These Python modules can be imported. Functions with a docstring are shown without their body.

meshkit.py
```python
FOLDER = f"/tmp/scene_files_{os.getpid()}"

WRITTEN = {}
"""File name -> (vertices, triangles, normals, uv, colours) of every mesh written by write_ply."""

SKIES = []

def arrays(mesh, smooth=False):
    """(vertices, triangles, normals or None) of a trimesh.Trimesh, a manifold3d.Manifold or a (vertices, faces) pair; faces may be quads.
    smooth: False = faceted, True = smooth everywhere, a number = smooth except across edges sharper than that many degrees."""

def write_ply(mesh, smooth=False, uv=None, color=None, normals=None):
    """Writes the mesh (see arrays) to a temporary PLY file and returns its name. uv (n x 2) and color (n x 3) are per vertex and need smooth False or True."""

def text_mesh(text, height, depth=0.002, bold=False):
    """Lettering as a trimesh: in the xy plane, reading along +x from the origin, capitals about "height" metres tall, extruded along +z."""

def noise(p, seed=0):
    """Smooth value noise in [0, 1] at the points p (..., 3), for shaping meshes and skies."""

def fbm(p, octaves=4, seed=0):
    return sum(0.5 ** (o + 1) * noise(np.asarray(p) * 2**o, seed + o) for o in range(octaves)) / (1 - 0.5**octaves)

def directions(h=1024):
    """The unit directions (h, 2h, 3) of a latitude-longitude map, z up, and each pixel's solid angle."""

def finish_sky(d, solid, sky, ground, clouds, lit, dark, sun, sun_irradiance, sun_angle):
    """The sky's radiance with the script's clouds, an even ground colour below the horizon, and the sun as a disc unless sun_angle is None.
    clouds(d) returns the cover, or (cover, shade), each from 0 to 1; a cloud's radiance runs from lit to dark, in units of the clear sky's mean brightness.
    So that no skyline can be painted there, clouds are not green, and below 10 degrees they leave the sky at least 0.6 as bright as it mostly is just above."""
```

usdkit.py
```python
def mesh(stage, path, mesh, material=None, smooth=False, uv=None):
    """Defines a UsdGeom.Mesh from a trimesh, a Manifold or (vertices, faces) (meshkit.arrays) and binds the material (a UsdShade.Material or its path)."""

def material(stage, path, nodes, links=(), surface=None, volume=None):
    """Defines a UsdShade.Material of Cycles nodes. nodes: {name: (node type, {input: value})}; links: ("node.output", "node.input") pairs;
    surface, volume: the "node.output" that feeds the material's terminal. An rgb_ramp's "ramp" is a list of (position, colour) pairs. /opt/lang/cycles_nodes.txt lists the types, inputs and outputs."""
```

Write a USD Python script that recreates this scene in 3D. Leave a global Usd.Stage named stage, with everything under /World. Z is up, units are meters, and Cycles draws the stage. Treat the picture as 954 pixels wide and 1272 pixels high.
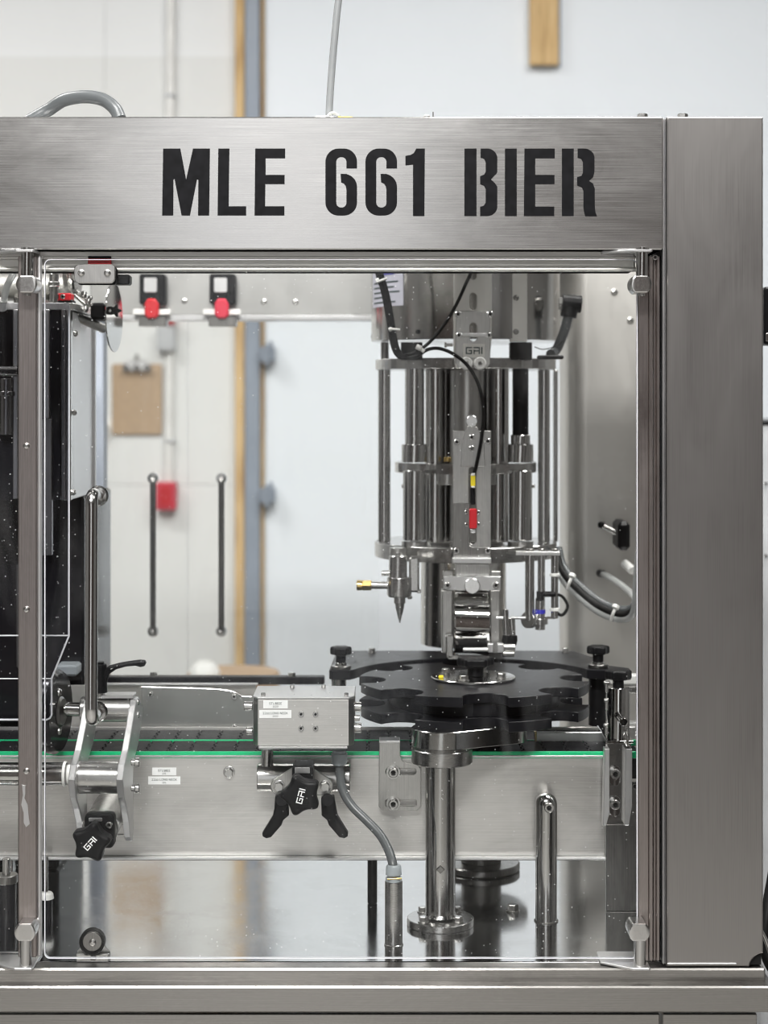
import math, random
import numpy as np, trimesh, shapely, mapbox_earcut
from shapely.geometry import Polygon, Point, box as sbox
from shapely.ops import unary_union
import manifold3d, meshkit, usdkit
from pxr import Usd, UsdGeom, UsdLux, UsdShade, Sdf, Gf

stage = Usd.Stage.CreateInMemory()
UsdGeom.SetStageUpAxis(stage, 'Z'); UsdGeom.SetStageMetersPerUnit(stage, 1.0)
UsdGeom.Xform.Define(stage, '/World'); UsdGeom.Scope.Define(stage, '/World/Looks')
random.seed(7)
# ------------------------------------------------------------------ camera
F, HZ, CX, CAMZ, D = 2200.0, 500.0, 477.0, 1.45, 2.2       # focal length in px of 954, horizon row, centre column, eye height, distance to the machine front
cam = UsdGeom.Camera.Define(stage, '/World/camera')
cam.CreateHorizontalApertureAttr(24.0); cam.CreateVerticalApertureAttr(32.0)
cam.CreateFocalLengthAttr(24.0 * F / 954)
cam.CreateVerticalApertureOffsetAttr(-(636 - HZ) * 24.0 / 954)
cam.CreateHorizontalApertureOffsetAttr(0.0)
cam.CreateFStopAttr(3.4); cam.CreateFocusDistanceAttr(2.31)
cam.CreateClippingRangeAttr(Gf.Vec2f(0.05, 60))
cam.CreateExposureAttr(0.66)
cam.AddTranslateOp().Set(Gf.Vec3d(0, -D, CAMZ)); cam.AddRotateXOp().Set(90.0)
# ------------------------------------------------------------------ light: ceiling panels of the hall and one tall glazed door with daylight behind the photographer
def rect_light(name, pos, w, h, power, rot=(0, 0, 0), color=(1, 1, 1)):
    l = UsdLux.RectLight.Define(stage, '/World/Lights/' + name)
    l.CreateWidthAttr(w); l.CreateHeightAttr(h); l.CreateIntensityAttr(power); l.CreateColorAttr(Gf.Vec3f(*color))
    l.AddTranslateOp().Set(Gf.Vec3d(*pos)); l.AddRotateXYZOp().Set(Gf.Vec3f(*rot))
UsdGeom.Scope.Define(stage, '/World/Lights')
for i, (x, y, w, p) in enumerate([(-1.9, 0.7, 1.4, 17), (0.9, 0.5, 1.4, 17), (-0.4, -1.0, 1.0, 26), (1.5, -1.0, 1.1, 6), (-0.3, -2.5, 1.6, 60)]):
    rect_light('panel_%d' % i, (x, y, 3.45), w, 0.5, p, color=(1.0, 0.985, 0.96))
rect_light('daylight', (-0.45, -4.9, 1.66), 1.05, 3.0, 0.66, (90, 0, 0), (0.96, 0.98, 1.0))
# ------------------------------------------------------------------ pixel helpers: a point of the photo at a known depth y
def S(y): return (D + y) / F
def X(px, y): return (px - CX) * S(y)
def Z(py, y): return CAMZ - (py - HZ) * S(y)
def W(px, py, y): return np.array([X(px, y), y, Z(py, y)])
def PX(pts, y): return [(X(a, y), Z(b, y)) for a, b in pts]
# ------------------------------------------------------------------ mesh helpers
def tm(v, f): return trimesh.Trimesh(np.asarray(v, float), np.asarray(f, int), process=False)
def cat(*ms): return trimesh.util.concatenate([m for m in ms])
def cbox(x0, x1, y0, y1, z0, z1, c=0.001):
    x0, x1 = sorted((x0, x1)); y0, y1 = sorted((y0, y1)); z0, z1 = sorted((z0, z1))
    c = min(c, (x1 - x0) * .3, (y1 - y0) * .3, (z1 - z0) * .3)
    p = []
    for sx in (0, 1):
        for sy in (0, 1):
            for sz in (0, 1):
                q = np.array([(x0, x1)[sx], (y0, y1)[sy], (z0, z1)[sz]]); d = np.array([1 - 2 * sx, 1 - 2 * sy, 1 - 2 * sz]) * c
                for k in range(3):
                    e = d.copy(); e[k] = 0; p.append(q + e)
    m = manifold3d.Manifold.hull_points(np.array(p)).to_mesh()
    return tm(m.vert_properties[:, :3], m.tri_verts)
def pb(px0, py0, px1, py1, y0, y1, c=0.001):
    return cbox(X(px0, y0), X(px1, y0), y0, y1, Z(py1, y0), Z(py0, y0), c)
def basis(a):
    a = np.asarray(a, float); a = a / np.linalg.norm(a)
    u = np.cross(a, [0, 0, 1.0] if abs(a[2]) < .9 else [1.0, 0, 0]); u /= np.linalg.norm(u)
    return u, np.cross(a, u), a
def lathe(prof, o, axis=(0, 0, 1), n=32, a0=0.0):
    """prof: (radius, height along axis) from one end to the other."""
    u, v, a = basis(axis); o = np.asarray(o, float)
    V, rings = [], []
    for r, h in prof:
        if r < 1e-7: rings.append([len(V)]); V.append(o + a * h)
        else:
            rings.append(list(range(len(V), len(V) + n)))
            t = a0 + np.arange(n) * 2 * np.pi / n
            V += list(o + a * h + r * (np.cos(t)[:, None] * u + np.sin(t)[:, None] * v))
    Fc = []
    for A, B in zip(rings[:-1], rings[1:]):
        for i in range(n):
            j = (i + 1) % n
            if len(A) == 1 and len(B) == 1: continue
            if len(A) == 1: Fc.append((A[0], B[j], B[i]))
            elif len(B) == 1: Fc.append((A[i], A[j], B[0]))
            else: Fc += [(A[i], A[j], B[j]), (A[i], B[j], B[i])]
    m = tm(V, Fc); m.fix_normals() if False else None
    if m.volume < 0: m.invert()
    return m
def cyl(p, q, r, n=28, c=0.0008, r2=None):
    p, q = np.asarray(p, float), np.asarray(q, float); L = np.linalg.norm(q - p); r2 = r if r2 is None else r2
    c = min(c, L * .3, r * .4)
    return lathe([(0, 0), (r - c, 0), (r, c), (r2, L - c), (r2 - c, L), (0, L)], p, q - p, n)
def vlathe(px, y, prof, n=36):
    """vertical turned piece; prof: (py, radius in px) from top to bottom, at depth y."""
    s = S(y); pr = [(r * s, Z(py, y)) for py, r in prof][::-1]
    if pr[0][0] > 0: pr = [(0, pr[0][1])] + pr
    if pr[-1][0] > 0: pr = pr + [(0, pr[-1][1])]
    return lathe(pr, (X(px, y), y, 0), (0, 0, 1), n)
def vcyl(px, y, py0, py1, rpx, c=.6, n=32): return vlathe(px, y, [(py0, rpx - c), (py0 + c, rpx), (py1 - c, rpx), (py1, rpx - c)], n)
def hcyl(px0, px1, py, y, rpx, n=32, c=.0008): return cyl(W(px0, py, y), W(px1, py, y), rpx * S(y), n, c)
def smooth_path(pts, k=8):
    P = np.asarray(pts, float); P = np.vstack([2 * P[0] - P[1], P, 2 * P[-1] - P[-2]]); out = []
    for i in range(1, len(P) - 2):
        for t in np.arange(k) / k:
            a, b, c, d = P[i - 1:i + 3]
            out.append(.5 * (2 * b + (c - a) * t + (2 * a - 5 * b + 4 * c - d) * t * t + (3 * b - a - 3 * c + d) * t ** 3))
    return np.vstack(out + [P[-2]])
def sweep(pts, r, n=14, k=8, smooth=True):
    P = smooth_path(pts, k) if smooth else np.asarray(pts, float)
    T = np.gradient(P, axis=0); T /= np.linalg.norm(T, axis=1, keepdims=True)
    u, v, _ = basis(T[0]); V = []
    for i in range(len(P)):
        u = u - T[i] * (u @ T[i]); u /= np.linalg.norm(u); w = np.cross(T[i], u)
        t = np.arange(n) * 2 * np.pi / n
        V += list(P[i] + r * (np.cos(t)[:, None] * u + np.sin(t)[:, None] * w))
    Fc = []
    for i in range(len(P) - 1):
        for j in range(n):
            a, b = i * n + j, i * n + (j + 1) % n
            Fc += [(a, b, b + n), (a, b + n, a + n)]
    V += [P[0], P[-1]]; e = len(V); m = (len(P) - 1) * n
    for j in range(n):
        Fc += [(e - 2, (j + 1) % n, j), (e - 1, m + j, m + (j + 1) % n)]
    g = tm(V, Fc)
    if g.volume < 0: g.invert()
    return g
def fillet(pts, r, k=6):
    """polyline with its corners rounded by radius r (for bent rods)."""
    P = [np.asarray(p, float) for p in pts]; out = [P[0]]
    for a, b, c in zip(P[:-2], P[1:-1], P[2:]):
        d1, d2 = (a - b) / np.linalg.norm(a - b), (c - b) / np.linalg.norm(c - b)
        for t in np.linspace(0, 1, k):
            out.append((1 - t) ** 2 * (b + d1 * r) + 2 * t * (1 - t) * b + t * t * (b + d2 * r))
    return np.array(out + [P[-1]])
def ring_off(P, c):
    """inset of a counter-clockwise outline by c along its corner normals."""
    a, b = P - np.roll(P, 1, 0), np.roll(P, -1, 0) - P
    a /= np.linalg.norm(a, axis=1, keepdims=True) + 1e-12; b /= np.linalg.norm(b, axis=1, keepdims=True) + 1e-12
    na, nb = np.c_[-a[:, 1], a[:, 0]], np.c_[-b[:, 1], b[:, 0]]
    m = na + nb; L = (m * m).sum(1, keepdims=True) / 2
    return P + c * m / np.maximum(L, .5)
def bprism(shape, h0, h1, o, U, V, c=0.0008, steps=1, back=True):
    """prism with bevelled edges of a shapely polygon (with holes) in the frame (o, U, V), from height h0 to h1 along U x V."""
    if hasattr(shape, 'geoms'): return cat(*[bprism(g, h0, h1, o, U, V, c, steps, back) for g in shape.geoms])
    U, V, o = np.asarray(U, float), np.asarray(V, float), np.asarray(o, float); N = np.cross(U, V)
    shape = shapely.geometry.polygon.orient(shape, 1.0)
    loops = [np.array(r.coords)[:-1] for r in [shape.exterior, *shape.interiors]]
    c = min(c, (h1 - h0) * .45)
    prof = [(c * (1 - math.sin(math.pi / 2 * i / steps)), c * (1 - math.cos(math.pi / 2 * i / steps))) for i in range(steps + 1)]  # (inset, up) bottom
    prof = [(c - (c * math.sin(math.pi / 2 * i / steps)), c * (1 - math.cos(math.pi / 2 * i / steps))) for i in range(steps + 1)]
    rows = ([(a, h0 + b) for a, b in prof] if back else [(0, h0)]) + [(a, h1 - b) for a, b in prof[::-1]]
    VV, FF, n0 = [], [], 0
    first, last = [], []
    for L in loops:
        n = len(L)
        for k, (ins, h) in enumerate(rows):
            R = ring_off(L, ins)
            VV.append(np.c_[R, np.full(n, h)])
        for k in range(len(rows) - 1):
            for i in range(n):
                j = (i + 1) % n; a, b = n0 + k * n, n0 + (k + 1) * n
                FF += [(a + i, a + j, b + j), (a + i, b + j, b + i)]
        first.append(np.arange(n0, n0 + n)); last.append(np.arange(n0 + (len(rows) - 1) * n, n0 + len(rows) * n)); n0 += n * len(rows)
    A = np.vstack(VV)
    for ids, flip in ((first, True), (last, False)):
        idx = np.concatenate(ids); ends = np.cumsum([len(x) for x in ids]).astype(np.uint32)
        t = mapbox_earcut.triangulate_float64(A[idx, :2].copy(), ends).reshape(-1, 3)
        t = idx[t]
        a, b, d = A[t[:, 0], :2], A[t[:, 1], :2], A[t[:, 2], :2]
        neg = ((b - a)[:, 0] * (d - a)[:, 1] - (b - a)[:, 1] * (d - a)[:, 0]) < 0
        t[neg] = t[neg][:, ::-1]
        FF += [tuple(x[::-1]) if flip else tuple(x) for x in t]
    return tm(o + A[:, :1] * U + A[:, 1:2] * V + A[:, 2:] * N, FF)
def plate(shape, y, t, c=0.0008, steps=1):
    """upright plate facing the camera: shape in world (x, z), front face at y, thickness t."""
    return bprism(shape if hasattr(shape, 'area') else Polygon(shape), -(y + t), -y, (0, 0, 0), (1, 0, 0), (0, 0, 1), c, steps)
def slab(shape, z0, z1, c=0.0008, steps=1):
    """flat-lying plate: shape in world (x, y)."""
    return bprism(shape if hasattr(shape, 'area') else Polygon(shape), z0, z1, (0, 0, 0), (1, 0, 0), (0, 1, 0), c, steps)
def cheek(shape, x0, x1, c=0.0008):
    """plate across the machine: shape in world (y, z)."""
    return bprism(shape if hasattr(shape, 'area') else Polygon(shape), x0, x1, (0, 0, 0), (0, 1, 0), (0, 0, 1), c)
def rr(x0, y0, x1, y1, r, q=6):
    x0, x1 = sorted((x0, x1)); y0, y1 = sorted((y0, y1)); r = min(r, (x1 - x0) * .499, (y1 - y0) * .499)
    return sbox(x0 + r, y0 + r, x1 - r, y1 - r).buffer(r, quad_segs=q)
def prr(px0, py0, px1, py1, y, rpx): return rr(X(px0, y), Z(py0, y), X(px1, y), Z(py1, y), rpx * S(y))
def disc(cx, cy, r, q=12): return Point(cx, cy).buffer(r, quad_segs=q)
def pdisc(px, py, y, rpx, q=8): return disc(X(px, y), Z(py, y), rpx * S(y), q)
def ppoly(pts, y, r=0):
    p = Polygon(PX(pts, y)).buffer(0)
    return p.buffer(r * S(y), quad_segs=4).buffer(-r * S(y), quad_segs=4).buffer(-r * S(y), quad_segs=4).buffer(r * S(y), quad_segs=4) if r else p
FRONT = (0, -1, 0)
def socket(p, r, h, axis=FRONT, n=18):
    m = lathe([(0, h * .3), (r * .5, h * .3), (r * .54, h), (r * .84, h), (r, h - r * .18), (r, 0), (0, 0)][::-1], p, axis, n)
    m.metadata['hole'] = cyl(np.asarray(p) + np.asarray(axis) * h * .28, np.asarray(p) + np.asarray(axis) * h * .55, r * .5, 6)
    return m
def psocket(px, py, y, rpx, h=.005): return socket(W(px, py, y), rpx * S(y), h)
def hexhead(p, r, h, axis=FRONT, washer=True, a0=.3):
    m = lathe([(0, 0), (r * .98, 0), (r, h * .1), (r, h * .8), (r * .86, h), (0, h * .98)], np.asarray(p) + np.asarray(axis) * (h * .25 if washer else 0), axis, 6, a0)
    return cat(lathe([(0, 0), (r * 1.22, 0), (r * 1.22, h * .22), (r * 1.15, h * .26), (0, h * .26)], p, axis, 20), m) if washer else m
def button(p, r, h, axis=FRONT):
    return lathe([(0, h * .6), (r * .4, h * .6), (r * .42, h), (r * .75, h * .85), (r, h * .3), (r, 0), (0, 0)][::-1], p, axis, 18)
def star(R, n=5, amp=.13, k=70, ph=0.0):
    t = np.arange(k) * 2 * np.pi / k
    q = R * (1 - amp + amp * np.cos(n * (t - ph)) + .02 * np.cos(2 * n * (t - ph)))
    return Polygon(np.c_[q * np.cos(t), q * np.sin(t)])
def frame(o, ang=0.0, up=(0, 0, 1), right=(1, 0, 0)):
    u, v = np.asarray(right, float), np.asarray(up, float); c, s = math.cos(ang), math.sin(ang)
    return np.asarray(o, float), u * c + v * s, -u * s + v * c
def lettering(text, h, o, U=(1, 0, 0), V=(0, 0, 1), depth=.0003, center=True, bold=False):
    m = meshkit.text_mesh(text, h, depth, bold); v = np.array(m.vertices)
    if center: v[:, 0] -= (v[:, 0].min() + v[:, 0].max()) / 2
    U, V = np.asarray(U, float), np.asarray(V, float); N = np.cross(U, V)
    return tm(np.asarray(o) + v[:, :1] * U + v[:, 1:2] * V + v[:, 2:] * N, m.faces)
def emblem(h, o, U=(1, 0, 0), V=(0, 0, 1), depth=.0003):
    """the three block letters of the maker's emblem, h tall, centred at o."""
    w = h * .9; t = h * .17
    R = lambda a, b, c, d: sbox(a, b, c, d)
    G = unary_union([R(0, 0, t, h), R(0, h - t, w, h), R(0, 0, w, t), R(w - t, 0, w, h * .55), R(w * .45, h * .42, w, h * .42 + t)])
    A = unary_union([R(0, 0, t, h * .62), R(0, h - t, w, h), R(w - t, 0, w, h), R(0, h * .38, w, h * .38 + t)])
    I = unary_union([R(0, 0, t * 1.1, h)])
    sh = unary_union([G, shapely.affinity.translate(A, w * 1.22), shapely.affinity.translate(I, w * 2.42)])
    sh = shapely.affinity.translate(sh, -w * 1.3, -h / 2)
    return bprism(sh, 0, depth, o, U, V, 0)
# ------------------------------------------------------------------ things and parts
def free(path):
    if not stage.GetPrimAtPath(path): return path
    k = 1
    while stage.GetPrimAtPath('%s_%03d' % (path, k)): k += 1
    return '%s_%03d' % (path, k)
def data(p, **kw):
    for k, v in kw.items():
        if v: p.SetCustomDataByKey(k, v)
class Thing:
    def __init__(s, name, label, cat_, loc, group=None, kind=None):
        s.loc = np.asarray(loc, float); s.path = free('/World/' + name)
        x = UsdGeom.Xform.Define(stage, s.path); x.AddTranslateOp().Set(Gf.Vec3d(*map(float, s.loc)))
        data(x.GetPrim(), label=label, category=cat_, group=group, kind=kind)
    def add(s, name, mesh, mat, parent=None, label=None, smooth=35, kind=None):
        p = free((parent or s.path) + '/' + name)
        m = tm(mesh.vertices - s.loc, mesh.faces)
        g = usdkit.mesh(stage, p, m, M[mat], smooth)
        data(g.GetPrim(), label=label, kind=kind)
        if 'hole' in mesh.metadata: s.add('hex_socket', mesh.metadata['hole'], 'black_rubber', parent or p)
        return p
def single(name, mesh, mat, label, cat_, group=None, kind=None, smooth=35):
    p = free('/World/' + name); g = usdkit.mesh(stage, p, mesh, M[mat], smooth); data(g.GetPrim(), label=label, category=cat_, group=group, kind=kind); return p
def struct(name, mesh, mat, parent=None, smooth=35):
    p = free((parent or '/World') + '/' + name); g = usdkit.mesh(stage, p, mesh, M[mat], smooth)
    if not parent: data(g.GetPrim(), kind='structure')
    return p
# ------------------------------------------------------------------ materials
M = {}
def mat(name, nodes, links, surface='p.BSDF'): M[name] = usdkit.material(stage, '/World/Looks/' + name, nodes, links, surface)
def plain(name, color, rough=.5, metal=0.0, vary=.08, scale=14.0, bump=0.0, **kw):
    c = np.array(color)
    nodes = {'g': ('geometry', {}), 'n': ('noise_texture', {'scale': scale, 'detail': 4.0}),
             'r': ('rgb_ramp', {'ramp': [(.25, tuple(c * (1 - vary))), (.75, tuple(np.minimum(c * (1 + vary), 1)))]}),
             'q': ('map_range', {'from_min': .2, 'from_max': .8, 'to_min': max(rough - .05, .02), 'to_max': rough + .06}),
             'p': ('principled_bsdf', {'metallic': metal, **kw})}
    links = [('g.position', 'n.vector'), ('n.fac', 'r.fac'), ('r.color', 'p.base_color'), ('n.fac', 'q.value'), ('q.result', 'p.roughness')]
    if bump:
        nodes['b'] = ('bump', {'strength': bump, 'distance': .001}); links += [('n.fac', 'b.height'), ('b.normal', 'p.normal')]
    mat(name, nodes, links)
def steel(name, color, rough, along=None, aniso=.0, grain=1.0, smudge=.05, bev=0.0):
    """stainless sheet or bar; along = the direction of the brushing."""
    sc = {'x': (9, 900, 1500), 'z': (1400, 1400, 9), 'y': (1400, 9, 1400), None: (300, 300, 300)}[along]
    tan = {'x': (0, 0, 1), 'z': (1, 0, 0), 'y': (1, 0, 0), None: (0, 0, 1)}[along]
    c = np.array(color)
    nodes = {'g': ('geometry', {}), 'm': ('mapping', {'scale': sc}), 'n': ('noise_texture', {'scale': 1.0, 'detail': 3.0, 'roughness': .6}),
             'm2': ('mapping', {'scale': (2.2, 2.2, 6.0) if along == 'x' else (6.0, 6.0, 2.0)}), 'n2': ('noise_texture', {'scale': 2.3, 'detail': 6.0, 'roughness': .62, 'distortion': .6}),
             'r': ('rgb_ramp', {'ramp': [(.3, tuple(c * (1 - .05 * grain))), (.7, tuple(np.minimum(c * (1 + .04 * grain), 1)))]}),
             'q': ('map_range', {'from_min': .25, 'from_max': .75, 'to_min': rough - .03 * grain, 'to_max': rough + .035 * grain}),
             'q2': ('map_range', {'from_min': .35, 'from_max': .72, 'to_min': -smudge, 'to_max': smudge}),
             'a': ('math', {'math_type': 'add', 'use_clamp': True}), 't': ('combine_xyz', {'x': tan[0], 'y': tan[1], 'z': tan[2]}),
             'p': ('principled_bsdf', {'metallic': 1.0, 'anisotropic': aniso})}
    links = [('g.position', 'm.vector'), ('m.vector', 'n.vector'), ('g.position', 'm2.vector'), ('m2.vector', 'n2.vector'), ('n.fac', 'r.fac'), ('r.color', 'p.base_color'),
             ('n.fac', 'q.value'), ('n2.fac', 'q2.value'), ('q.result', 'a.value1'), ('q2.result', 'a.value2'), ('a.value', 'p.roughness')]
    if aniso: links.append(('t.vector', 'p.tangent'))
    if bev:
        nodes['bv'] = ('bevel', {'samples': 4, 'radius': bev}); links.append(('bv.bevel', 'p.normal'))
    mat(name, nodes, links)
ST = (.60, .595, .585)
steel('steel_header', ST, .235, 'x', .15, 1.0, .022)
steel('steel_pillar', (.40, .385, .375), .38, 'z', .55, .8, .025)
steel('steel_rail', (.36, .35, .335), .28, 'x', .4, 1.0, .05)
steel('steel_strip', (.40, .36, .345), .33, 'z', .4, 1.0, .06)
steel('steel_rear', (.50, .50, .49), .40, 'z', .2, .5, .04)
steel('steel_table', (.68, .685, .69), .13, None, 0, .35, .04)
steel('steel_side', (.53, .52, .505), .35, 'x', .6, .6, .04)
steel('steel_plate', (.60, .595, .58), .32, 'z', .3, .7, .05)
steel('steel_bar', (.60, .595, .585), .16, None, 0, .4, .03)
steel('steel_turned', (.58, .575, .565), .24, 'x', 0, .7, .04)
steel('steel_dark', (.30, .295, .285), .30, 'z', 0, .8, .05)
steel('steel_mirror', (.66, .655, .645), .06, None, 0, .2, .02)
steel('steel_light', (.74, .74, .745), .42, 'z', .3, .5, .05)
steel('steel_bolt', (.64, .635, .62), .22, None, 0, .4, .03)
steel('steel_column', (.70, .685, .655), .46, 'z', .2, .4, .05)
steel('steel_drum', (.60, .59, .575), .17, 'z', .2, .4, .05)
steel('aluminium', (.74, .73, .70), .50, 'x', .2, .6, .04)
steel('brass', (.72, .52, .20), .28, None, 0, .5, .04)
plain('black_plastic', (.006, .006, .007), .40, vary=.2, scale=300, specular_ior_level=.2)
plain('black_acetal', (.007, .007, .009), .34, vary=.15, scale=40, specular_ior_level=.3)
plain('black_rubber', (.008, .008, .008), .5, vary=.15, specular_ior_level=.2)
plain('black_gloss', (.010, .010, .012), .14, vary=.2)
plain('chain_black', (.009, .009, .011), .5, vary=.2, scale=60, specular_ior_level=.2)
plain('vinyl_black', (.0035, .0035, .0045), .45, vary=.5, scale=90, specular_ior_level=.12)
plain('ink', (.03, .05, .05), .5)
plain('ink_blue', (.08, .08, .30), .5)
plain('green_plastic', (.008, .50, .20), .35, vary=.1, scale=60)
plain('white_plastic', (.80, .80, .78), .4)
plain('grey_plastic', (.30, .33, .35), .4)
plain('grey_hose', (.085, .092, .096), .33)
plain('grey_cable', (.20, .21, .215), .38)
plain('light_cable', (.62, .63, .63), .45)
plain('red_plastic', (.50, .012, .02), .38)
plain('red_box', (.55, .03, .06), .4)
plain('yellow', (.85, .68, .02), .5)
plain('blue', (.03, .03, .45), .4)
plain('paper', (.86, .87, .87), .6, vary=.02)
plain('milky_tube', (.72, .74, .74), .2, vary=.03, transmission_weight=.6)
plain('label_grey', (.42, .42, .48), .5, vary=.05, scale=60)
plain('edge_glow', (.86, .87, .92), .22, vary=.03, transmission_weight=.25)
plain('wall_white', (.80, .815, .82), .6, vary=.015, scale=3)
plain('wall_lower', (.735, .745, .735), .55, vary=.015, scale=3)
plain('door_white', (.79, .835, .88), .45, vary=.01, scale=3)
plain('grey_blue', (.25, .29, .35), .4, vary=.05)
plain('rear_post', (.52, .57, .66), .4, vary=.05)
plain('cardboard', (.43, .30, .19), .7, vary=.06, scale=30)
plain('clipboard_brown', (.43, .31, .20), .6, vary=.08, scale=60)
plain('concrete', (.24, .235, .225), .5, vary=.2, scale=3)
plain('ceiling_grey', (.42, .42, .42), .8, vary=.04)
plain('hall_dark', (.040, .028, .024), .7, vary=.3, scale=1.2)
plain('hall_side', (.24, .235, .23), .7, vary=.1)
plain('cabinet_grey', (.50, .515, .53), .45)
def wood():
    mat('wood', {'g': ('geometry', {}), 'm': ('mapping', {'scale': (14, 14, 1.3)}), 'n': ('noise_texture', {'scale': 3.0, 'detail': 6.0, 'distortion': 1.2}),
        'r': ('rgb_ramp', {'ramp': [(.3, (.40, .235, .085)), (.5, (.62, .42, .19)), (.72, (.72, .53, .28))]}), 'p': ('principled_bsdf', {'roughness': .6})},
        [('g.position', 'm.vector'), ('m.vector', 'n.vector'), ('n.fac', 'r.fac'), ('r.color', 'p.base_color')])
wood()
def pane(name, tint=(.985, .988, .985), dust=1.0, gloss=1.0):
    """clear sheet: transparent with a fresnel reflection, specks of dust and faint wiped smears."""
    nodes = {'g': ('geometry', {}), 't': ('transparent_bsdf', {'color': tint}), 's': ('glossy_bsdf', {'roughness': .03, 'color': (gloss,) * 3}), 'f': ('fresnel', {'IOR': 1.27}),
             'x': ('mix_closure', {}), 'd': ('diffuse_bsdf', {'color': (.85, .86, .87)}), 'dt': ('translucent_bsdf', {'color': (.85, .86, .87)}), 'dd': ('mix_closure', {'fac': .45}),
             'v': ('voronoi_texture', {'scale': 135.0}), 'l': ('math', {'math_type': 'less_than', 'value2': .108}), 'sc': ('separate_color', {}), 'k': ('math', {'math_type': 'greater_than', 'value2': .72}),
             'w': ('math', {'math_type': 'multiply'}), 'nz': ('noise_texture', {'scale': 3.1, 'detail': 3.0}), 'nk': ('map_range', {'from_min': .42, 'from_max': .65, 'to_min': .15, 'to_max': .8, 'clamp': True}), 'w2': ('math', {'math_type': 'multiply'}),
             'ms': ('mapping', {'scale': (9, 1, 2.2), 'rotation': (0, .7, 0)}), 'ns': ('noise_texture', {'scale': 1.4, 'detail': 5.0, 'distortion': 1.5}), 'sm': ('map_range', {'from_min': .55, 'from_max': .9, 'to_min': .0, 'to_max': .035, 'clamp': True}),
             'mx': ('math', {'math_type': 'maximum'}), 'dm': ('math', {'math_type': 'multiply', 'value2': dust}), 'o': ('mix_closure', {})}
    links = [('f.fac', 'x.fac'), ('t.BSDF', 'x.closure1'), ('s.BSDF', 'x.closure2'), ('d.BSDF', 'dd.closure1'), ('dt.BSDF', 'dd.closure2'), ('g.position', 'v.vector'), ('v.distance', 'l.value1'),
             ('v.color', 'sc.color'), ('sc.r', 'k.value1'), ('l.value', 'w.value1'), ('k.value', 'w.value2'), ('g.position', 'nz.vector'), ('nz.fac', 'nk.value'), ('nk.result', 'w2.value1'), ('w.value', 'w2.value2'),
             ('g.position', 'ms.vector'), ('ms.vector', 'ns.vector'), ('ns.fac', 'sm.value'), ('w2.value', 'mx.value1'), ('sm.result', 'mx.value2'), ('mx.value', 'dm.value1'), ('dm.value', 'o.fac'), ('x.closure', 'o.closure1'), ('dd.closure', 'o.closure2')]
    mat(name, nodes, links, 'o.closure')
pane('pane_front', dust=1.0, gloss=.8)
pane('pane_rear', dust=.3, gloss=.8)
pane('acrylic', (.93, .93, .96), dust=.7, gloss=.9)
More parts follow.
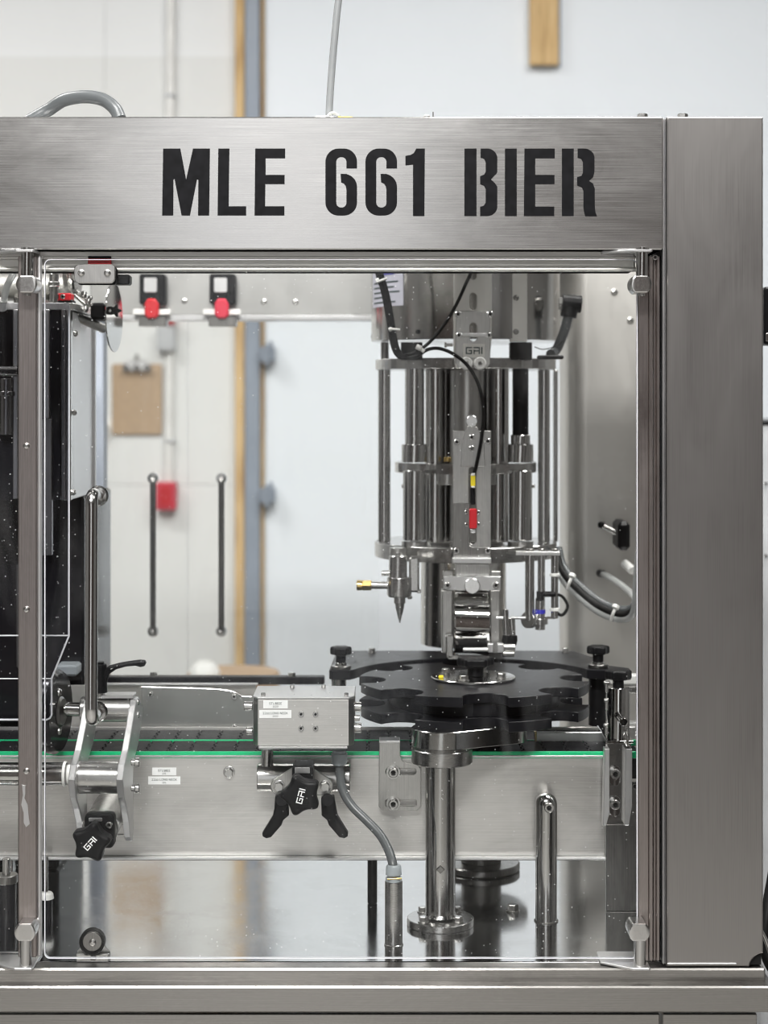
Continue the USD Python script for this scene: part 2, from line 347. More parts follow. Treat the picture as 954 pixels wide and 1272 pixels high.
# ================================================================== THE HALL
YW = 2.8                                                     # the far wall
struct('floor', cbox(-5, 5, -5, 4.2, -.05, 0, 0), 'concrete')
struct('ceiling', cbox(-5, 5, -5, 4.2, 3.6, 3.65, 0), 'ceiling_grey')
struct('wall_front', cbox(-5, 5, -5.1, -5, 0, 3.6, 0), 'hall_dark')
struct('wall_left', cbox(-5.1, -5, -5, 4.2, 0, 3.6, 0), 'hall_side')
struct('wall_right', cbox(5, 5.1, -5, 4.2, 0, 3.6, 0), 'hall_side')
wb = struct('wall_back', cbox(-5, 5, YW + .02, YW + .12, 0, 3.6, 0), 'wall_white')
zs = Z(70, YW); zs2 = Z(602, YW)
xl = X(292, YW)
for a, b in ((-4.6, X(-60, YW)), (X(-60, YW) + .0008, X(130, YW)), (X(130, YW) + .0008, xl)):
    struct('panel', cbox(a, b, YW, YW + .02, zs2 + .0005, zs - .0005, .0004), 'wall_lower', wb)
    struct('panel', cbox(a, b, YW, YW + .02, .1, zs2 - .0005, .0004), 'wall_lower', wb)
    struct('panel', cbox(a, b, YW + .006, YW + .02, zs + .0005, 3.58, .0004), 'wall_white', wb)
struct('baseboard_back', cbox(-4.6, xl, YW - .012, YW, 0, .1, .002), 'cabinet_grey')
# door frame: timber, grey steel jamb, thin timber
struct('trim_1', cbox(xl + .002, X(305, YW), YW - .03, YW + .02, 0, 3.58, .003), 'wood')
struct('trim_2', cbox(X(305, YW) + .001, X(324, YW), YW - .045, YW + .02, 0, 3.58, .004), 'grey_blue')
struct('trim_3', cbox(X(324, YW) + .001, X(328, YW), YW - .02, YW + .02, 0, 3.58, .002), 'wood')
dr = struct('door_1', cbox(X(328, YW) + .002, 2.9, YW - .012, YW + .02, .01, 3.56, .004), 'door_white')
for py in (440, 616):
    h = struct('hinge', cat(pb(322, py - 9, 341, py + 9, YW - .075, YW - .013, .004), pb(334, py - 17, 338, py - 9, YW - .06, YW - .02, .002)), 'grey_blue', dr)
    struct('hinge_pin', vcyl(331, YW - .085, py - 13, py + 13, 3.2), 'grey_blue', h)
w1 = struct('door_2', cat(cbox(-1.08, .18, -5, -4.95, 3.16, 3.26), cbox(-1.08, -.975, -5, -4.95, 0, 3.16), cbox(.075, .18, -5, -4.95, 0, 3.16), cbox(-.975, .075, -5, -4.95, 0, .16)), 'cabinet_grey')
for z in (1.15, 2.15): struct('glazing_bar', cbox(-.975, .075, -4.97, -4.885, z, z + .035), 'cabinet_grey', w1)
# things on the far wall
t = Thing('clipboard', 'brown clipboard hanging on the far wall, seen through the left half of the guard', 'clipboard', W(170, 540, YW - .012))
t.add('board', plate(prr(139, 452, 201, 540, YW - .012, 3), YW - .012, .008, .002), 'clipboard_brown')
cl = t.add('clip', cat(plate(ppoly([(152, 461), (188, 461), (186, 450), (175, 447), (165, 447), (154, 450)], YW - .02), YW - .022, .010, .002)), 'steel_light')
t.add('hook', cyl(W(170, 440, YW - .02), W(170, 450, YW - .014), .006, 12), 'steel_bolt', cl)
for px in (157, 170, 183): t.add('clip_roll', lathe([(.004, -.006), (.010, -.006), (.010, .006), (.004, .006), (.004, -.006)], W(px, 457, YW - .03), FRONT, 16), 'steel_bolt', cl)
t = Thing('wall_conduit', 'white plastic conduit running down the far wall into a red box', 'pipe', W(208, 600, YW - .02))
t.add('pipe', cyl(W(212, -40, YW - .014), W(210, 600, YW - .014), .0125, 20), 'white_plastic')
for py in (118, 430, 548): t.add('pipe_clip', pb(205, py - 2, 217, py + 2, YW - .03, YW, .002), 'cabinet_grey')
t = Thing('red_call_box', 'small red box on the far wall under the white conduit', 'alarm box', W(206, 634, YW - .06))
t.add('housing', plate(prr(193, 599, 218, 634, YW - .06, 3), YW - .06, .059, .006, 2), 'red_box')
t.add('face', plate(prr(198, 604, 213, 629, YW - .06, 2), YW - .063, .003, .001), 'red_plastic')
t = Thing('wall_socket', 'grey wall socket box with a red plug end behind the two switches', 'socket', W(206, 436, YW - .05))
t.add('box', plate(prr(195, 404, 217, 436, YW - .05, 3), YW - .05, .049, .006, 2), 'cabinet_grey')
t.add('plug', cyl(W(212, 397, YW - .06), W(212, 397, YW - .002), .014, 16), 'red_plastic', label='red round plug')
t = Thing('wall_fixture', 'round white wall fixture left of the brown clipboard', 'wall fixture', W(126, 532, YW - .03))
t.add('dome', lathe([(0, .04), (.014, .037), (.024, .025), (.028, 0), (0, 0)][::-1], W(126, 532, YW), FRONT, 24), 'white_plastic')
t.add('rosette', lathe([(0, .006), (.034, .006), (.038, 0), (0, 0)][::-1], W(126, 532, YW), FRONT, 24), 'white_plastic')
t = Thing('hanging_board', 'pale wooden board fixed high on the far wall above the machine', 'board', W(677, 80, YW - .04))
t.add('plank', pb(658, -70, 694, 80, YW - .05, YW - .022, .002), 'wood')
t.add('backing_strip', pb(662, -70, 697, 82, YW - .022, YW - .012, .001), 'grey_blue')
t = Thing('fibre_drum', 'brown fibreboard drum on the floor behind the machine', 'drum', (X(290, 1.9), 1.9, 0))
zt = Z(834, 1.9)
t.add('body', lathe([(0, 0), (.10, 0), (.105, .02), (.105, zt - .03), (0, zt - .03)], (X(290, 1.9), 1.9, 0), n=40), 'cardboard')
t.add('lid', lathe([(0, zt - .03), (.108, zt - .03), (.108, zt - .005), (.104, zt), (0, zt)], (X(290, 1.9), 1.9, 0), n=40), 'cardboard')
t = Thing('bowl', 'white bowl turned over on the brown fibreboard drum', 'bowl', (X(257, 1.9), 1.85, zt))
t.add('shell', lathe([(.034, 0), (.036, .003), (.034, .010), (.026, .024), (.016, .029), (0, .029)], (X(257, 1.9), 1.85, zt), n=32), 'white_plastic')
t.add('foot_ring', lathe([(.014, .029), (.014, .032), (.017, .032), (.018, .0285)], (X(257, 1.9), 1.85, zt), n=32), 'white_plastic')
# right of the machine, a sliver of the neighbouring plant
t = Thing('control_terminal', 'black control terminal at the right edge of the photo, beside the pillar', 'control panel', W(972, 430, .3))
t.add('housing', plate(prr(949, 356, 1010, 428, .3, 4), .3, .06, .003), 'black_plastic')
t.add('screen', plate(prr(955, 362, 1004, 410, .3, 2), .2985, .0015, .0003), 'black_gloss')
t.add('key_strip', plate(prr(951, 414, 1004, 424, .3, 1), .298, .002, .0005), 'steel_bolt', label='light key strip')
t.add('bracket', pb(980, 370, 1010, 1300, .36, .40), 'steel_dark')
t = Thing('plant_cabinet', 'light grey cabinet at the right edge of the photo, behind the pillar', 'cabinet', (X(990, 1.2), 1.2, 0))
t.add('body', cbox(X(946, 1.2), X(1100, 1.2), 1.2, 1.7, .03, Z(527, 1.2), .004), 'cabinet_grey')
t.add('top_cap', cbox(X(944, 1.2), X(1102, 1.2), 1.195, 1.705, Z(527, 1.2), Z(523, 1.2), .002), 'black_plastic', label='dark cap')
for py in (600, 690): t.add('screw', psocket(951, py, 1.2, 2), 'steel_bolt')
t = Thing('side_hose', 'black hose curving past the foot of the right pillar', 'hose', W(955, 1190, .1))
t.add('tube', sweep([W(975, 1000, .2), W(962, 1080, .17), W(952, 1140, .14), W(950, 1175, .13), W(962, 1205, .12), W(990, 1225, .12)], .008), 'black_rubber')
t.add('clamp', sweep([W(942, 1150, .12), W(951, 1168, .12), W(958, 1190, .12)], .003), 'steel_bolt')
# ================================================================== MACHINE FRAME
t = Thing('machine_header', 'wide brushed steel header panel with big black stencil lettering', 'machine panel', W(400, 310, 0))
t.add('face_panel', cbox(X(-140, 0), X(823.5, 0), 0, .13, Z(310, 0), Z(145, 0), .0016), 'steel_header')
t.add('inner_rail', cat(cbox(X(-140, .02), X(790, .02), .026, .08, Z(336, .026), Z(311, .026), .002), cyl(W(-140, 334.5, .0275), W(790, 334.5, .0275), .0032, 16), cbox(X(-140, .02), X(790, .02), .022, .028, Z(322, .022), Z(318.5, .022), .0008)), 'aluminium')
def LT(*pts, sc=3.18, ox=180, oy=160): return Polygon([(X(ox + a / sc, 0), Z(oy + b / sc, 0)) for a, b in pts])
def scaled(sh, ox): return shapely.affinity.affine_transform(sh, [1 / 3180, 0, 0, -1 / 3180, X(ox, 0), Z(160, 0)])
def six(x0):
    o = rr(x0, 78, x0 + 125, 343, 52, 8); s = rr(x0 + 43, 112, x0 + 83, 311, 19, 8)
    o = o.difference(s).difference(sbox(x0 + 83, 157, x0 + 130, 178))
    bowl = Point(x0 + 73, 230).buffer(52)
    o = o.difference(sbox(x0 + 83, 178, x0 + 130, 230).difference(Polygon([(x0 + 60, 178), *[(x0 + 73 + 52 * math.sin(a), 230 - 52 * math.cos(a)) for a in np.linspace(0, math.pi / 2, 10)], (x0 + 60, 230)])))
    hook = Polygon([(x0 + 60, 178), (x0 + 84, 178), (x0 + 84, 246), (x0 + 80, 226), (x0 + 73, 217), (x0 + 62, 212)])
    return unary_union([o, hook])
def arcpts(cx, cy, rx, ry, a0, a1, k=9): return [(cx + rx * math.cos(a), cy + ry * math.sin(a)) for a in np.radians(np.linspace(a0, a1, k))]
letters = [
    (scaled(Polygon([(68, 343), (72, 78), (140, 78), (163, 200), (190, 78), (257, 78), (254, 343), (210, 343), (211, 202), (206, 200), (178, 343), (145, 343), (117, 198), (113, 200), (112, 343)]), 180)),
    (scaled(Polygon([(287, 343), (290, 78), (334, 78), (331, 306), (400, 306), (400, 343)]), 180)),
    (scaled(Polygon([(433, 343), (436, 78), (554, 78), (554, 117), (477, 117), (477, 182), (552, 182), (552, 219), (476, 219), (475, 306), (551, 306), (551, 343)]), 180)),
    (scaled(six(713), 180)), (scaled(six(871), 180)),
    (scaled(Polygon([(105, 345), (105, 142), (75, 145), (75, 107), (96, 103), (108, 96), (118, 78), (152, 78), (150, 345)]), 480)),
    (scaled(unary_union([sbox(308, 78, 356, 345), Polygon([(372, 78), (398, 78), *arcpts(398, 116, 40, 38, -90, 0), (438, 168), *arcpts(405, 168, 33, 22, 0, 45, 4), (413, 200), (428, 214), (438, 228), (438, 308), *arcpts(398, 308, 40, 37, 0, 90), (370, 345), (370, 308), (384, 304), (392, 292), (392, 238), (386, 226), (370, 219), (370, 187), (386, 181), (392, 170), (392, 132), (386, 119), (372, 115)])]), 480)),
    (scaled(sbox(468, 78, 515, 345), 480)),
    (scaled(Polygon([(543, 345), (545, 78), (665, 78), (665, 117), (588, 117), (588, 182), (664, 182), (664, 219), (588, 219), (588, 307), (663, 307), (663, 345)]), 480)),
    (scaled(unary_union([sbox(693, 78, 740, 345), Polygon([(755, 78), (782, 78), *arcpts(782, 116, 40, 38, -90, 0), (822, 170), (816, 192), (800, 206), (816, 216), (823, 236), (823, 306), (826, 330), (832, 346), (785, 346), (780, 326), (778, 306), (778, 246), (772, 232), (753, 225), (753, 191), (770, 186), (776, 174), (776, 132), (769, 119), (755, 115)])]), 480))]
for sh in letters: t.add('letter', plate(sh, -.0004, .0004, .0001), 'vinyl_black')
for px in (798, 848):
    t.add('bolt', hexhead((X(px, .02), .02, Z(145, 0)), .0065, .0055, (0, 0, 1)), 'steel_bolt') if px < 823 else None
t = Thing('corner_pillar', 'tall dark brushed steel pillar to the right of the glass guard', 'machine pillar', W(888, 1200, 0))
sh = sbox(X(828.5, 0), Z(1201, 0), X(948, 0), Z(145, 0)).difference(disc(X(950, 0), Z(1203, 0), .019))
t.add('face_panel', plate(sh, 0, .13, .0016), 'steel_pillar')
t.add('seam_strip', cat(cbox(X(824.2, 0), X(825.4, 0), .004, .10, Z(1199, 0), Z(146, 0), .0004), cbox(X(826.6, 0), X(827.4, 0), .006, .10, Z(1199, 0), Z(146, 0), .0003)), 'steel_light')
t.add('seam_back', cbox(X(823.6, 0), X(828.4, 0), .012, .10, Z(1199, 0), Z(146, 0), .0003), 'black_rubber')
t.add('bolt', hexhead((X(848, .02), .02, Z(145, 0)), .0065, .0055, (0, 0, 1)), 'steel_bolt')
t.add('notch_back', cbox(X(930, 0), X(947, 0), .006, .1, Z(1200.5, 0), Z(1180, 0), .0005), 'black_rubber')
t.add('kick_strip', pb(829, 1196.5, 915, 1198.5, -.002, 0, .0005), 'steel_light')
t = Thing('base_beam', 'stepped steel base beam under the guard, along the bottom of the photo', 'machine base', W(477, 1272, 0))
t.add('ledge', cbox(X(-140, 0), X(950, 0), -.004, .05, Z(1226, 0), Z(1202, 0), .002), 'steel_rail')
t.add('front_rail', cbox(X(-140, 0), X(958, 0), -.022, .05, Z(1258, -.022), Z(1229, -.022) + .0035, .0018), 'steel_rail')
for a, b in ((-140, 819), (823, 940)): t.add('lower_panel', cbox(X(a, 0), X(b, 0), -.002, .05, .25, Z(1259, 0), .001), 'steel_rail')
for x in (-.55, .38): t.add('foot', cat(cyl((x, .06, .03), (x, .06, .26), .022), cyl((x, .06, 0), (x, .06, .03), .045)), 'steel_bar')
TZ = .7487
t = Thing('machine_table', 'polished steel table top that carries the columns, mirror-like', 'machine table', (0, .4, TZ))
t.add('top_plate', cbox(-.70, .47, .022, .90, TZ - .012, TZ, .001), 'steel_table')
def ty(py): return (CAMZ - TZ) * F / (py - HZ) - D
t.add('bolt', hexhead((X(637, ty(1132)), ty(1132), TZ), .008, .008, (0, 0, 1)), 'steel_dark', label='dark hex bolt')
for px, py in ((757, 1090),): t.add('bolt', button((X(px, ty(py)), ty(py), TZ), .005, .003, (0, 0, 1)), 'steel_bolt')
t = Thing('end_upright', 'wide stainless upright sheet with rounded edge behind the star wheel, right', 'machine panel', (X(760, .68), .72, TZ))
t.add('sheet', slab(rr(X(703, .72), .70, .46, .86, .035, 10), TZ + .0005, 1.78, .001), 'steel_column')
for px, py in ((763, 363), (783, 398)): t.add('screw', button(W(px, py, .70), .006, .004), 'steel_bolt')
t = Thing('inner_end_plate', 'dark steel end plate beyond the conveyor beside the right guard post', 'machine panel', (X(800, .3), .3, TZ))
t.add('plate', cbox(X(793, .3), X(830, .3), .27, .30, TZ + .0005, Z(700, .3), .001), 'steel_dark')
t.add('lower_plate', cbox(X(753, .24), X(830, .24), .24, .246, TZ + .0005, Z(972, .24), .001), 'steel_dark')
t.add('screw', psocket(788, 976, .24, 4), 'steel_bolt')
# ------------------------------------------------------------------ guards
t = Thing('glass_guard', 'large clear guard pane with its steel frame strip and bent handle', 'machine guard', W(420, 1190, .015))
GO, GI = prr(55, 322, 792, 1191, .012, 7), prr(55.9, 322.9, 791, 1190.1, .012, 6.3)
t.add('pane', plate(GI, .012, .005, .0002), 'pane_front')
t.add('pane_edge', plate(GO.difference(GI), .0119, .0052, .0001), 'edge_glow', label='bright cut edge of the pane')
strip = cat(pb(793, 318, 806, 1194, .010, .026), pb(806.5, 318, 811, 1194, .007, .026, .001), pb(811.5, 318, 815, 1194, .013, .03), pb(815.5, 318, 819.5, 1194, .009, .03))
t.add('frame_strip', strip, 'steel_strip')
t.add('frame_gap', pb(819.7, 318, 823.5, 1193, .022, .04), 'black_rubber')
t.add('screw', psocket(813.5, 320, .009, 3.4), 'steel_bolt')
hp = [W(120, 622, .012), W(113, 620, -.03), W(113, 898, -.03), W(120, 880, .012)]
hp = [W(122, 616, .012), W(113.5, 613, -.034), W(113.5, 898, -.034), W(121, 884, .012)]
h = t.add('handle', sweep(fillet(hp, .018), .0078, 16, smooth=False), 'steel_bar', label='bent round steel pull handle')
for q in (hp[0], hp[3]): t.add('rosette', lathe([(0, .005), (.011, .005), (.013, 0), (0, 0)][::-1], q, FRONT, 24), 'steel_bar', h)
lp = t.add('latch_plate', plate(prr(92, 328, 143, 352, .006, 7), .005, .005, .001), 'steel_plate', label='small steel latch plate with two screws')
t.add('latch_back', plate(prr(95, 331, 146, 354, .017, 6), .0175, .004, .001), 'black_plastic', lp)
for px in (101, 133.5): t.add('screw', button(W(px, 339, .005), .0044, .0045), 'steel_bolt', lp)
t = Thing('door_strip', 'brownish steel frame strip of the left guard door with three screws', 'machine guard', W(36, 1190, .01))
t.add('strip', cbox(X(22, 0), X(45, 0), .002, .021, Z(1190, 0), Z(318, 0), .0012), 'steel_strip')
t.add('side_flange', cbox(X(45.3, 0), X(50.5, 0), .005, .011, Z(1190, 0), Z(318, 0), .002), 'steel_light')
for py in (554, 757, 958): t.add('screw', button(W(33, py, .002), .0042, .003), 'steel_bolt')
random.seed(3)
tp = [(27, 975), (31, 976), (31, 986), (30, 992), (34, 1000), (35, 1012), (36.5, 1024), (32, 1028), (29, 1022), (29, 1010), (26, 1000), (28, 988)]
t.add('tape_scrap', plate(ppoly(tp, 0), .0016, .0004, .0001), 'steel_light', label='torn scrap of clear tape')
t.add('pane', cbox(X(-140, 0), X(22, 0), .014, .019, Z(1190, 0), Z(330, 0), .0005), 'pane_front')
def hinge(label, bx, by, top):
    y = -.012
    t = Thing('pivot_fitting', label, 'pivot fitting', W(bx, by, y), 'pivot fittings of the front guards')
    s = -1 if top else 1                                        # pin goes up for the upper pair, down for the lower
    t.add('pin', vlathe(bx + 1, -.004, sorted([(by + s * 8, 7.5), (by + s * 42, 7.5), (by + s * 43, 8.6), (by + s * 45, 8.6)])), 'steel_bar')
    R = 13.2
    o = pdisc(bx, by, y - .012, R, 12).intersection(sbox(X(bx - 20, y), Z(by + R * .82, y - .012), X(bx + 20, y), Z(by - R * .82, y - .012)))
    t.add('knuckle', plate(o, y - .014, .034, .0018, 2), 'steel_bolt')
    t.add('grub_screw', vcyl(bx + 1, .0, by - s * 14, by - s * 9, 4), 'steel_bolt')
    zz = Z(by + s * 42, .004)
    d = -1 if bx > 400 else 1
    lf = [(X(bx + 9, 0), -.012), (X(bx + 9, 0), .05), (X(bx - 44, 0), .05), (X(bx - 44, 0), .012), (X(bx - 9, 0), -.012)]
    t.add('leaf', slab(Polygon(lf).buffer(.003), zz + (-.0032 if top else .0003), zz + (-.0002 if top else .0033), .0006), 'steel_light')
    return t
hinge('upper pivot fitting of the left door, under the header at far left', 33, 353, True)
hinge('upper pivot fitting of the glass guard, below the header beside the pillar', 796.5, 353, True)
hinge('lower pivot fitting of the left door, on the base beam at far left', 31, 1158, False)
hinge('lower pivot fitting of the glass guard, on the base beam beside the pillar', 794, 1158, False)
t = Thing('roller_catch', 'small black door roller in a steel bracket at the lower left of the pane', 'door roller', W(116, 1193, .03))
y = .026
br = ppoly([(95, 1193), (95, 1183), (101, 1177), (104, 1160), (110, 1156), (124, 1156), (129, 1164), (130, 1178), (136, 1184), (136, 1193)], y)
t.add('bracket', cat(plate(br, y + .006, .002, .0005), plate(prr(95, 1184, 136, 1194, y, 1), y - .004, .006, .0015)), 'steel_plate')
r = t.add('roller', lathe([(0, 0), (.0145, 0), (.016, .002), (.016, .012), (.0145, .014), (0, .014)], W(116, 1167, y + .004), FRONT, 36), 'black_rubber')
t.add('hub_disc', lathe([(0, .003), (.0115, .003), (.0125, 0), (0, 0)][::-1], W(115, 1169, y - .010), FRONT, 32), 'steel_dark', r)
t.add('screw', button(W(115, 1171, y - .013), .0045, .003), 'steel_bolt', r)
t.add('nut', pb(112, 1188, 119, 1193, y - .007, y - .004, .0008), 'steel_dark')
# ------------------------------------------------------------------ things on top of the header
def tops(px, y=.06): return (X(px, y), y, Z(145, 0))
t = Thing('bent_conduit', 'thick grey hose bent in an arch on top of the header, left', 'hose', tops(98, .07))
zt0 = Z(145, 0)
hpts = [(X(34, .09), .10, zt0 + .0105), (X(45, .09), .10, zt0 + .017), (X(58, .08), .10, zt0 + .026), (X(78, .08), .09, zt0 + .036), (X(104, .07), .08, zt0 + .0385), (X(128, .07), .07, zt0 + .033), (X(144, .07), .06, zt0 + .020), (X(151, .07), .055, zt0 + .006)]
t.add('tube', sweep(hpts, .0085, 18), 'grey_hose')
t.add('end_flange', cyl((X(151, .06), .055, zt0), (X(151, .06), .055, zt0 + .004), .015), 'steel_bolt')
for px in (28, 143, 156): t.add('bolt', hexhead((X(px, .04), .04 , zt0), .0035, .0045, (0, 0, 1)), 'steel_bolt')
t = Thing('supply_cable', 'thin light grey cable rising from the header to the ceiling', 'cable', tops(408, .08))
t.add('cable', sweep([(X(408, .08), .08, zt0), (X(410, .08), .08, zt0 + .04), (X(413.5, .08), .08, zt0 + .09), (X(418, .08), .08, zt0 + .14), (X(425, .08), .08, zt0 + .22), (X(440, .08), .08, zt0 + .5), (X(450, .08), .08, zt0 + .9), (X(455, .08), .08, 3.6)], .0047), 'grey_cable')
t.add('gland', cyl((X(403, .06), .055, zt0), (X(403, .06), .055, zt0 + .009), .014, c=.003), 'white_plastic', label='white dome gland')
t.add('clear_loop', sweep([(X(405, .05), .035, zt0 + .002), (X(412, .05), .035, zt0 + .010), (X(420, .05), .04, zt0 + .008), (X(428, .05), .05, zt0 + .001)], .0022), 'milky_tube')
t.add('dark_plug', cyl((X(388, .05), .04, zt0 + .002), (X(395, .05), .04, zt0 + .003), .003), 'black_plastic')
t = Thing('yellow_tag', 'small yellow tag lying on top of the header beside the grey cable', 'tag', tops(427, .03))
t.add('strip', cbox(X(420, .02), X(438, .02), .012, .024, zt0, zt0 + .0022, .0005), 'yellow')
t.add('tail', cbox(X(414, .02), X(420, .02), .014, .018, zt0, zt0 + .0012, .0003), 'yellow')
t = Thing('top_clip', 'small wire clip standing on top of the header at mid length', 'clip', tops(532, .04))
t.add('loop', sweep([(X(525, .03), .03, zt0 + .001), (X(528, .03), .03, zt0 + .006), (X(532, .03), .03, zt0 + .006), (X(535, .03), .03, zt0 + .001)], .0012), 'steel_dark')
t.add('pin', cyl((X(538, .03), .03, zt0), (X(538, .03), .03, zt0 + .011), .0008), 'steel_dark')
# ------------------------------------------------------------------ rear side of the machine frame
YR = .88
t = Thing('rear_header', 'steel rear header seen under the front header, behind the switches', 'machine panel', W(300, 397, YR))
t.add('panel', cbox(X(112, YR), X(706, YR), YR, YR + .05, Z(391, YR), 1.80, .0015), 'steel_rear')
t.add('lower_lip', cbox(X(112, YR), X(706, YR), YR - .008, YR + .05, Z(398, YR), Z(391.5, YR), .0015), 'steel_light')
for px, py in ((229, 374), (328, 375), (367, 375)): t.add('screw', button(W(px, py, YR), .0052, .003), 'steel_bolt')
t.add('upright', cbox(X(110, YR), X(128, YR), YR, YR + .05, TZ + .0005, Z(398, YR), .002), 'rear_post', label='bluish upright post')
t.add('lower_rail', cbox(X(128, YR), X(706, YR), YR, YR + .05, TZ + .0005, TZ + .05, .002), 'steel_light')
def rear_switch(px, label, red):
    y = YR - .035
    t = Thing('door_switch', label, 'safety switch', W(px, 404, y), 'door switches on the rear header')
    t.add('body', plate(prr(px - 16, 340, px + 16, 378, y, 3), y, .035, .002), 'black_plastic')
    t.add('window', plate(prr(px - 10, 345, px + 6, 363, y, 2), y - .001, .001, .0003), 'steel_light', label='pale window')
    k = t.add('actuator', plate(ppoly([(px - 9, 377), (px - 5, 371), (px + 4, 371), (px + 8, 377), (px + 8, 391), (px + 4, 396), (px - 5, 396), (px - 9, 391)], y), y - .006, .03, .003), red)
    t.add('bracket', plate(sbox(X(px - 17, y), Z(405, y), X(px + 17, y), Z(393, y)), y + .002, .033, .001), 'steel_dark')
    t.add('side_bar', pb(px - 24, 384, px - 9, 391, y + .01, y + .03), 'white_plastic'); t.add('side_bar', pb(px + 8, 384, px + 22, 391, y + .01, y + .03), 'white_plastic')
rear_switch(189, 'black door switch with dark red actuator, left one on the rear header', 'red_plastic')
rear_switch(276, 'black door switch with bright red actuator, right one on the rear header', 'red_box')
def rear_door(x0, x1, px, label):
    t = Thing('rear_guard_door', label, 'machine guard', W((x0 + x1) / 2, 800, YR), 'clear guard doors at the back')
    t.add('pane', cbox(X(x0, YR), X(x1, YR), YR + .004, YR + .009, TZ + .055, Z(399, YR), .0005), 'pane_rear')
    pts = [W(px, 594, YR + .004), W(px, 594, YR - .035), W(px, 784, YR - .035), W(px, 784, YR + .004)]
    h = t.add('handle', sweep(fillet(pts, .012), .0052, 14, smooth=False), 'steel_dark', label='bent steel pull handle')
    for q in (pts[0], pts[3]): t.add('rosette', lathe([(0, .006), (.009, .006), (.010, 0), (0, 0)][::-1], q, FRONT, 20), 'steel_bolt', h)
rear_door(129, 231.5, 190, 'clear rear door with the left one of two dark pull handles')
rear_door(233, 470, 275, 'clear rear door with the right one of two dark pull handles')
# ================================================================== CONVEYOR
YP = .218                                                   # front face of the conveyor side plate
CZ = CAMZ - .478                                            # top of the chain
t = Thing('conveyor', 'long steel conveyor with black slat chain and green wear strips', 'conveyor', (0, .3, TZ))
zb, zt = Z(1063, YP), Z(941, YP)
t.add('side_plate', cbox(-.72, X(752, YP), YP, YP + .003, zb, zt, .0008), 'steel_side')
t.add('bottom_lip', cbox(-.72, X(752, YP), YP - .010, YP + .003, zb - .004, zb, .0014), 'steel_light')
t.add('top_fold', cbox(-.72, X(752, YP), YP - .002, YP + .004, zt, zt + .0035, .0012), 'steel_light')
t.add('rear_plate', cbox(-.72, X(790, .38), .387, .390, zt - .03, CZ + .004, .0008), 'steel_side')
t.add('chain_bed', cbox(-.72, X(790, .3), YP + .004, .386, zt - .03, CZ - .0085, .001), 'black_plastic')
t.add('wear_strip', cbox(-.72, X(790, YP), YP - .001, YP + .0028, CZ - .0075, CZ + .0015, .0006), 'green_plastic', label='bright green front wear strip')
t.add('wear_strip', cbox(-.72, X(790, .304), .3035, .3075, CZ - .0075, CZ + .001, .0006), 'green_plastic', label='bright green middle wear strip')
p = .0305
def link(x, y0, y1):
    """one slat of the chain: three knuckles on one edge fit the notches of the next."""
    w = (y1 - y0) / 7; a = x; b = x + p - .0009; n = .0032
    L = [(a, y0)]; L += [(b - n, y0)]
    for k in range(7):
        q = b if k % 2 else b - n
        L += [(q, y0 + k * w), (q, y0 + (k + 1) * w)]
    L += [(a, y1)]
    for k in range(6, -1, -1):
        q = a + (.0 if k % 2 else -n)
        q = a if k % 2 else a - n + .0006
        L += [(q + (0 if k % 2 else 0), y0 + (k + 1) * w), (q, y0 + k * w)]
    return slab(Polygon(L).buffer(0), CZ - .007, CZ, .0009)
for y0, y1 in ((YP + .0035, .3028), (.3083, .3855)):
    m0 = link(0, y0, y1)
    for i in range(33):
        x = -.60 + i * p
        if x < X(772, y0): t.add('chain_link', tm(m0.vertices + [x, 0, 0], m0.faces), 'chain_black')
def sticker(t, px0, py0, px1, py1, y, l1, l2):
    k = t.add('sticker', pb(px0, py0, px1, py1, y, y + .0004, .0001), 'paper', label='white printed sticker reading ' + l1)
    cx = (px0 + px1) / 2; h = (py1 - py0) * S(y)
    t.add('print', lettering(l1, h * .27, W(cx, py0 + (py1 - py0) * .52, y)), 'ink', k)
    t.add('print', lettering(l2, h * .20, W(cx, py0 + (py1 - py0) * .86, y)), 'ink', k)
sticker(t, 189, 953.5, 219, 963, YP - .0005, 'STUBBIE', '251')
sticker(t, 184, 964.5, 224, 974.5, YP - .0005, '12oz LONG NECK', '251')
t.add('bolt', hexhead(W(284.5, 959, YP), .0066, .006), 'steel_bolt')
t.add('leg', cyl((X(462.5, .28), .28, TZ + .0005), (X(462.5, .28), .28, zb), 6 * S(.28)), 'black_plastic', label='black round leg')
t.add('leg', cbox(X(4, .3), X(16, .3), .30, .32, TZ + .0005, zb), 'steel_bar')
# rear guide walls
y = .395
t = Thing('guide_wall', 'low steel guide wall behind the chain with a curved top edge', 'guide rail', W(250, 906, y))
o = ppoly([(176, 905), (176, 854), (215, 855), (252, 856), (276, 857.5), (290, 860), (298, 864), (303, 866), (316, 866), (316, 905)], y)
t.add('wall', plate(o, y, .002, .0005), 'steel_rear')
t.add('rim', sweep([W(a, b - .6, y) for a, b in ((176, 854), (215, 855), (252, 856), (276, 857.5), (290, 860), (298, 864), (303, 866), (312, 866))], .0011, 8, 3), 'steel_bolt')
t.add('foot_lip', pb(60, 905, 440, 908, y - .006, y + .002, .001), 'steel_light')
t.add('back_wall', pb(60, 851, 318, 905, y + .02, y + .022, .0005), 'steel_column')
t.add('back_rim', pb(128, 849.5, 320, 851.5, y + .012, y + .024, .0006), 'steel_light')
for px, py in ((291, 866), (291, 904)): t.add('screw', psocket(px, py - 1, y, 3.4), 'steel_bolt')
t.add('screw', psocket(187.5, 862, y, 3), 'steel_bolt')
y = .46
t = Thing('guide_bar', 'black straight guide bar with bolts on top, behind the steel guide wall', 'guide rail', W(250, 850, y))
t.add('bar', cbox(X(112, y), X(403, y), y, y + .022, Z(850.5, y), Z(841, y), .0016), 'black_acetal')
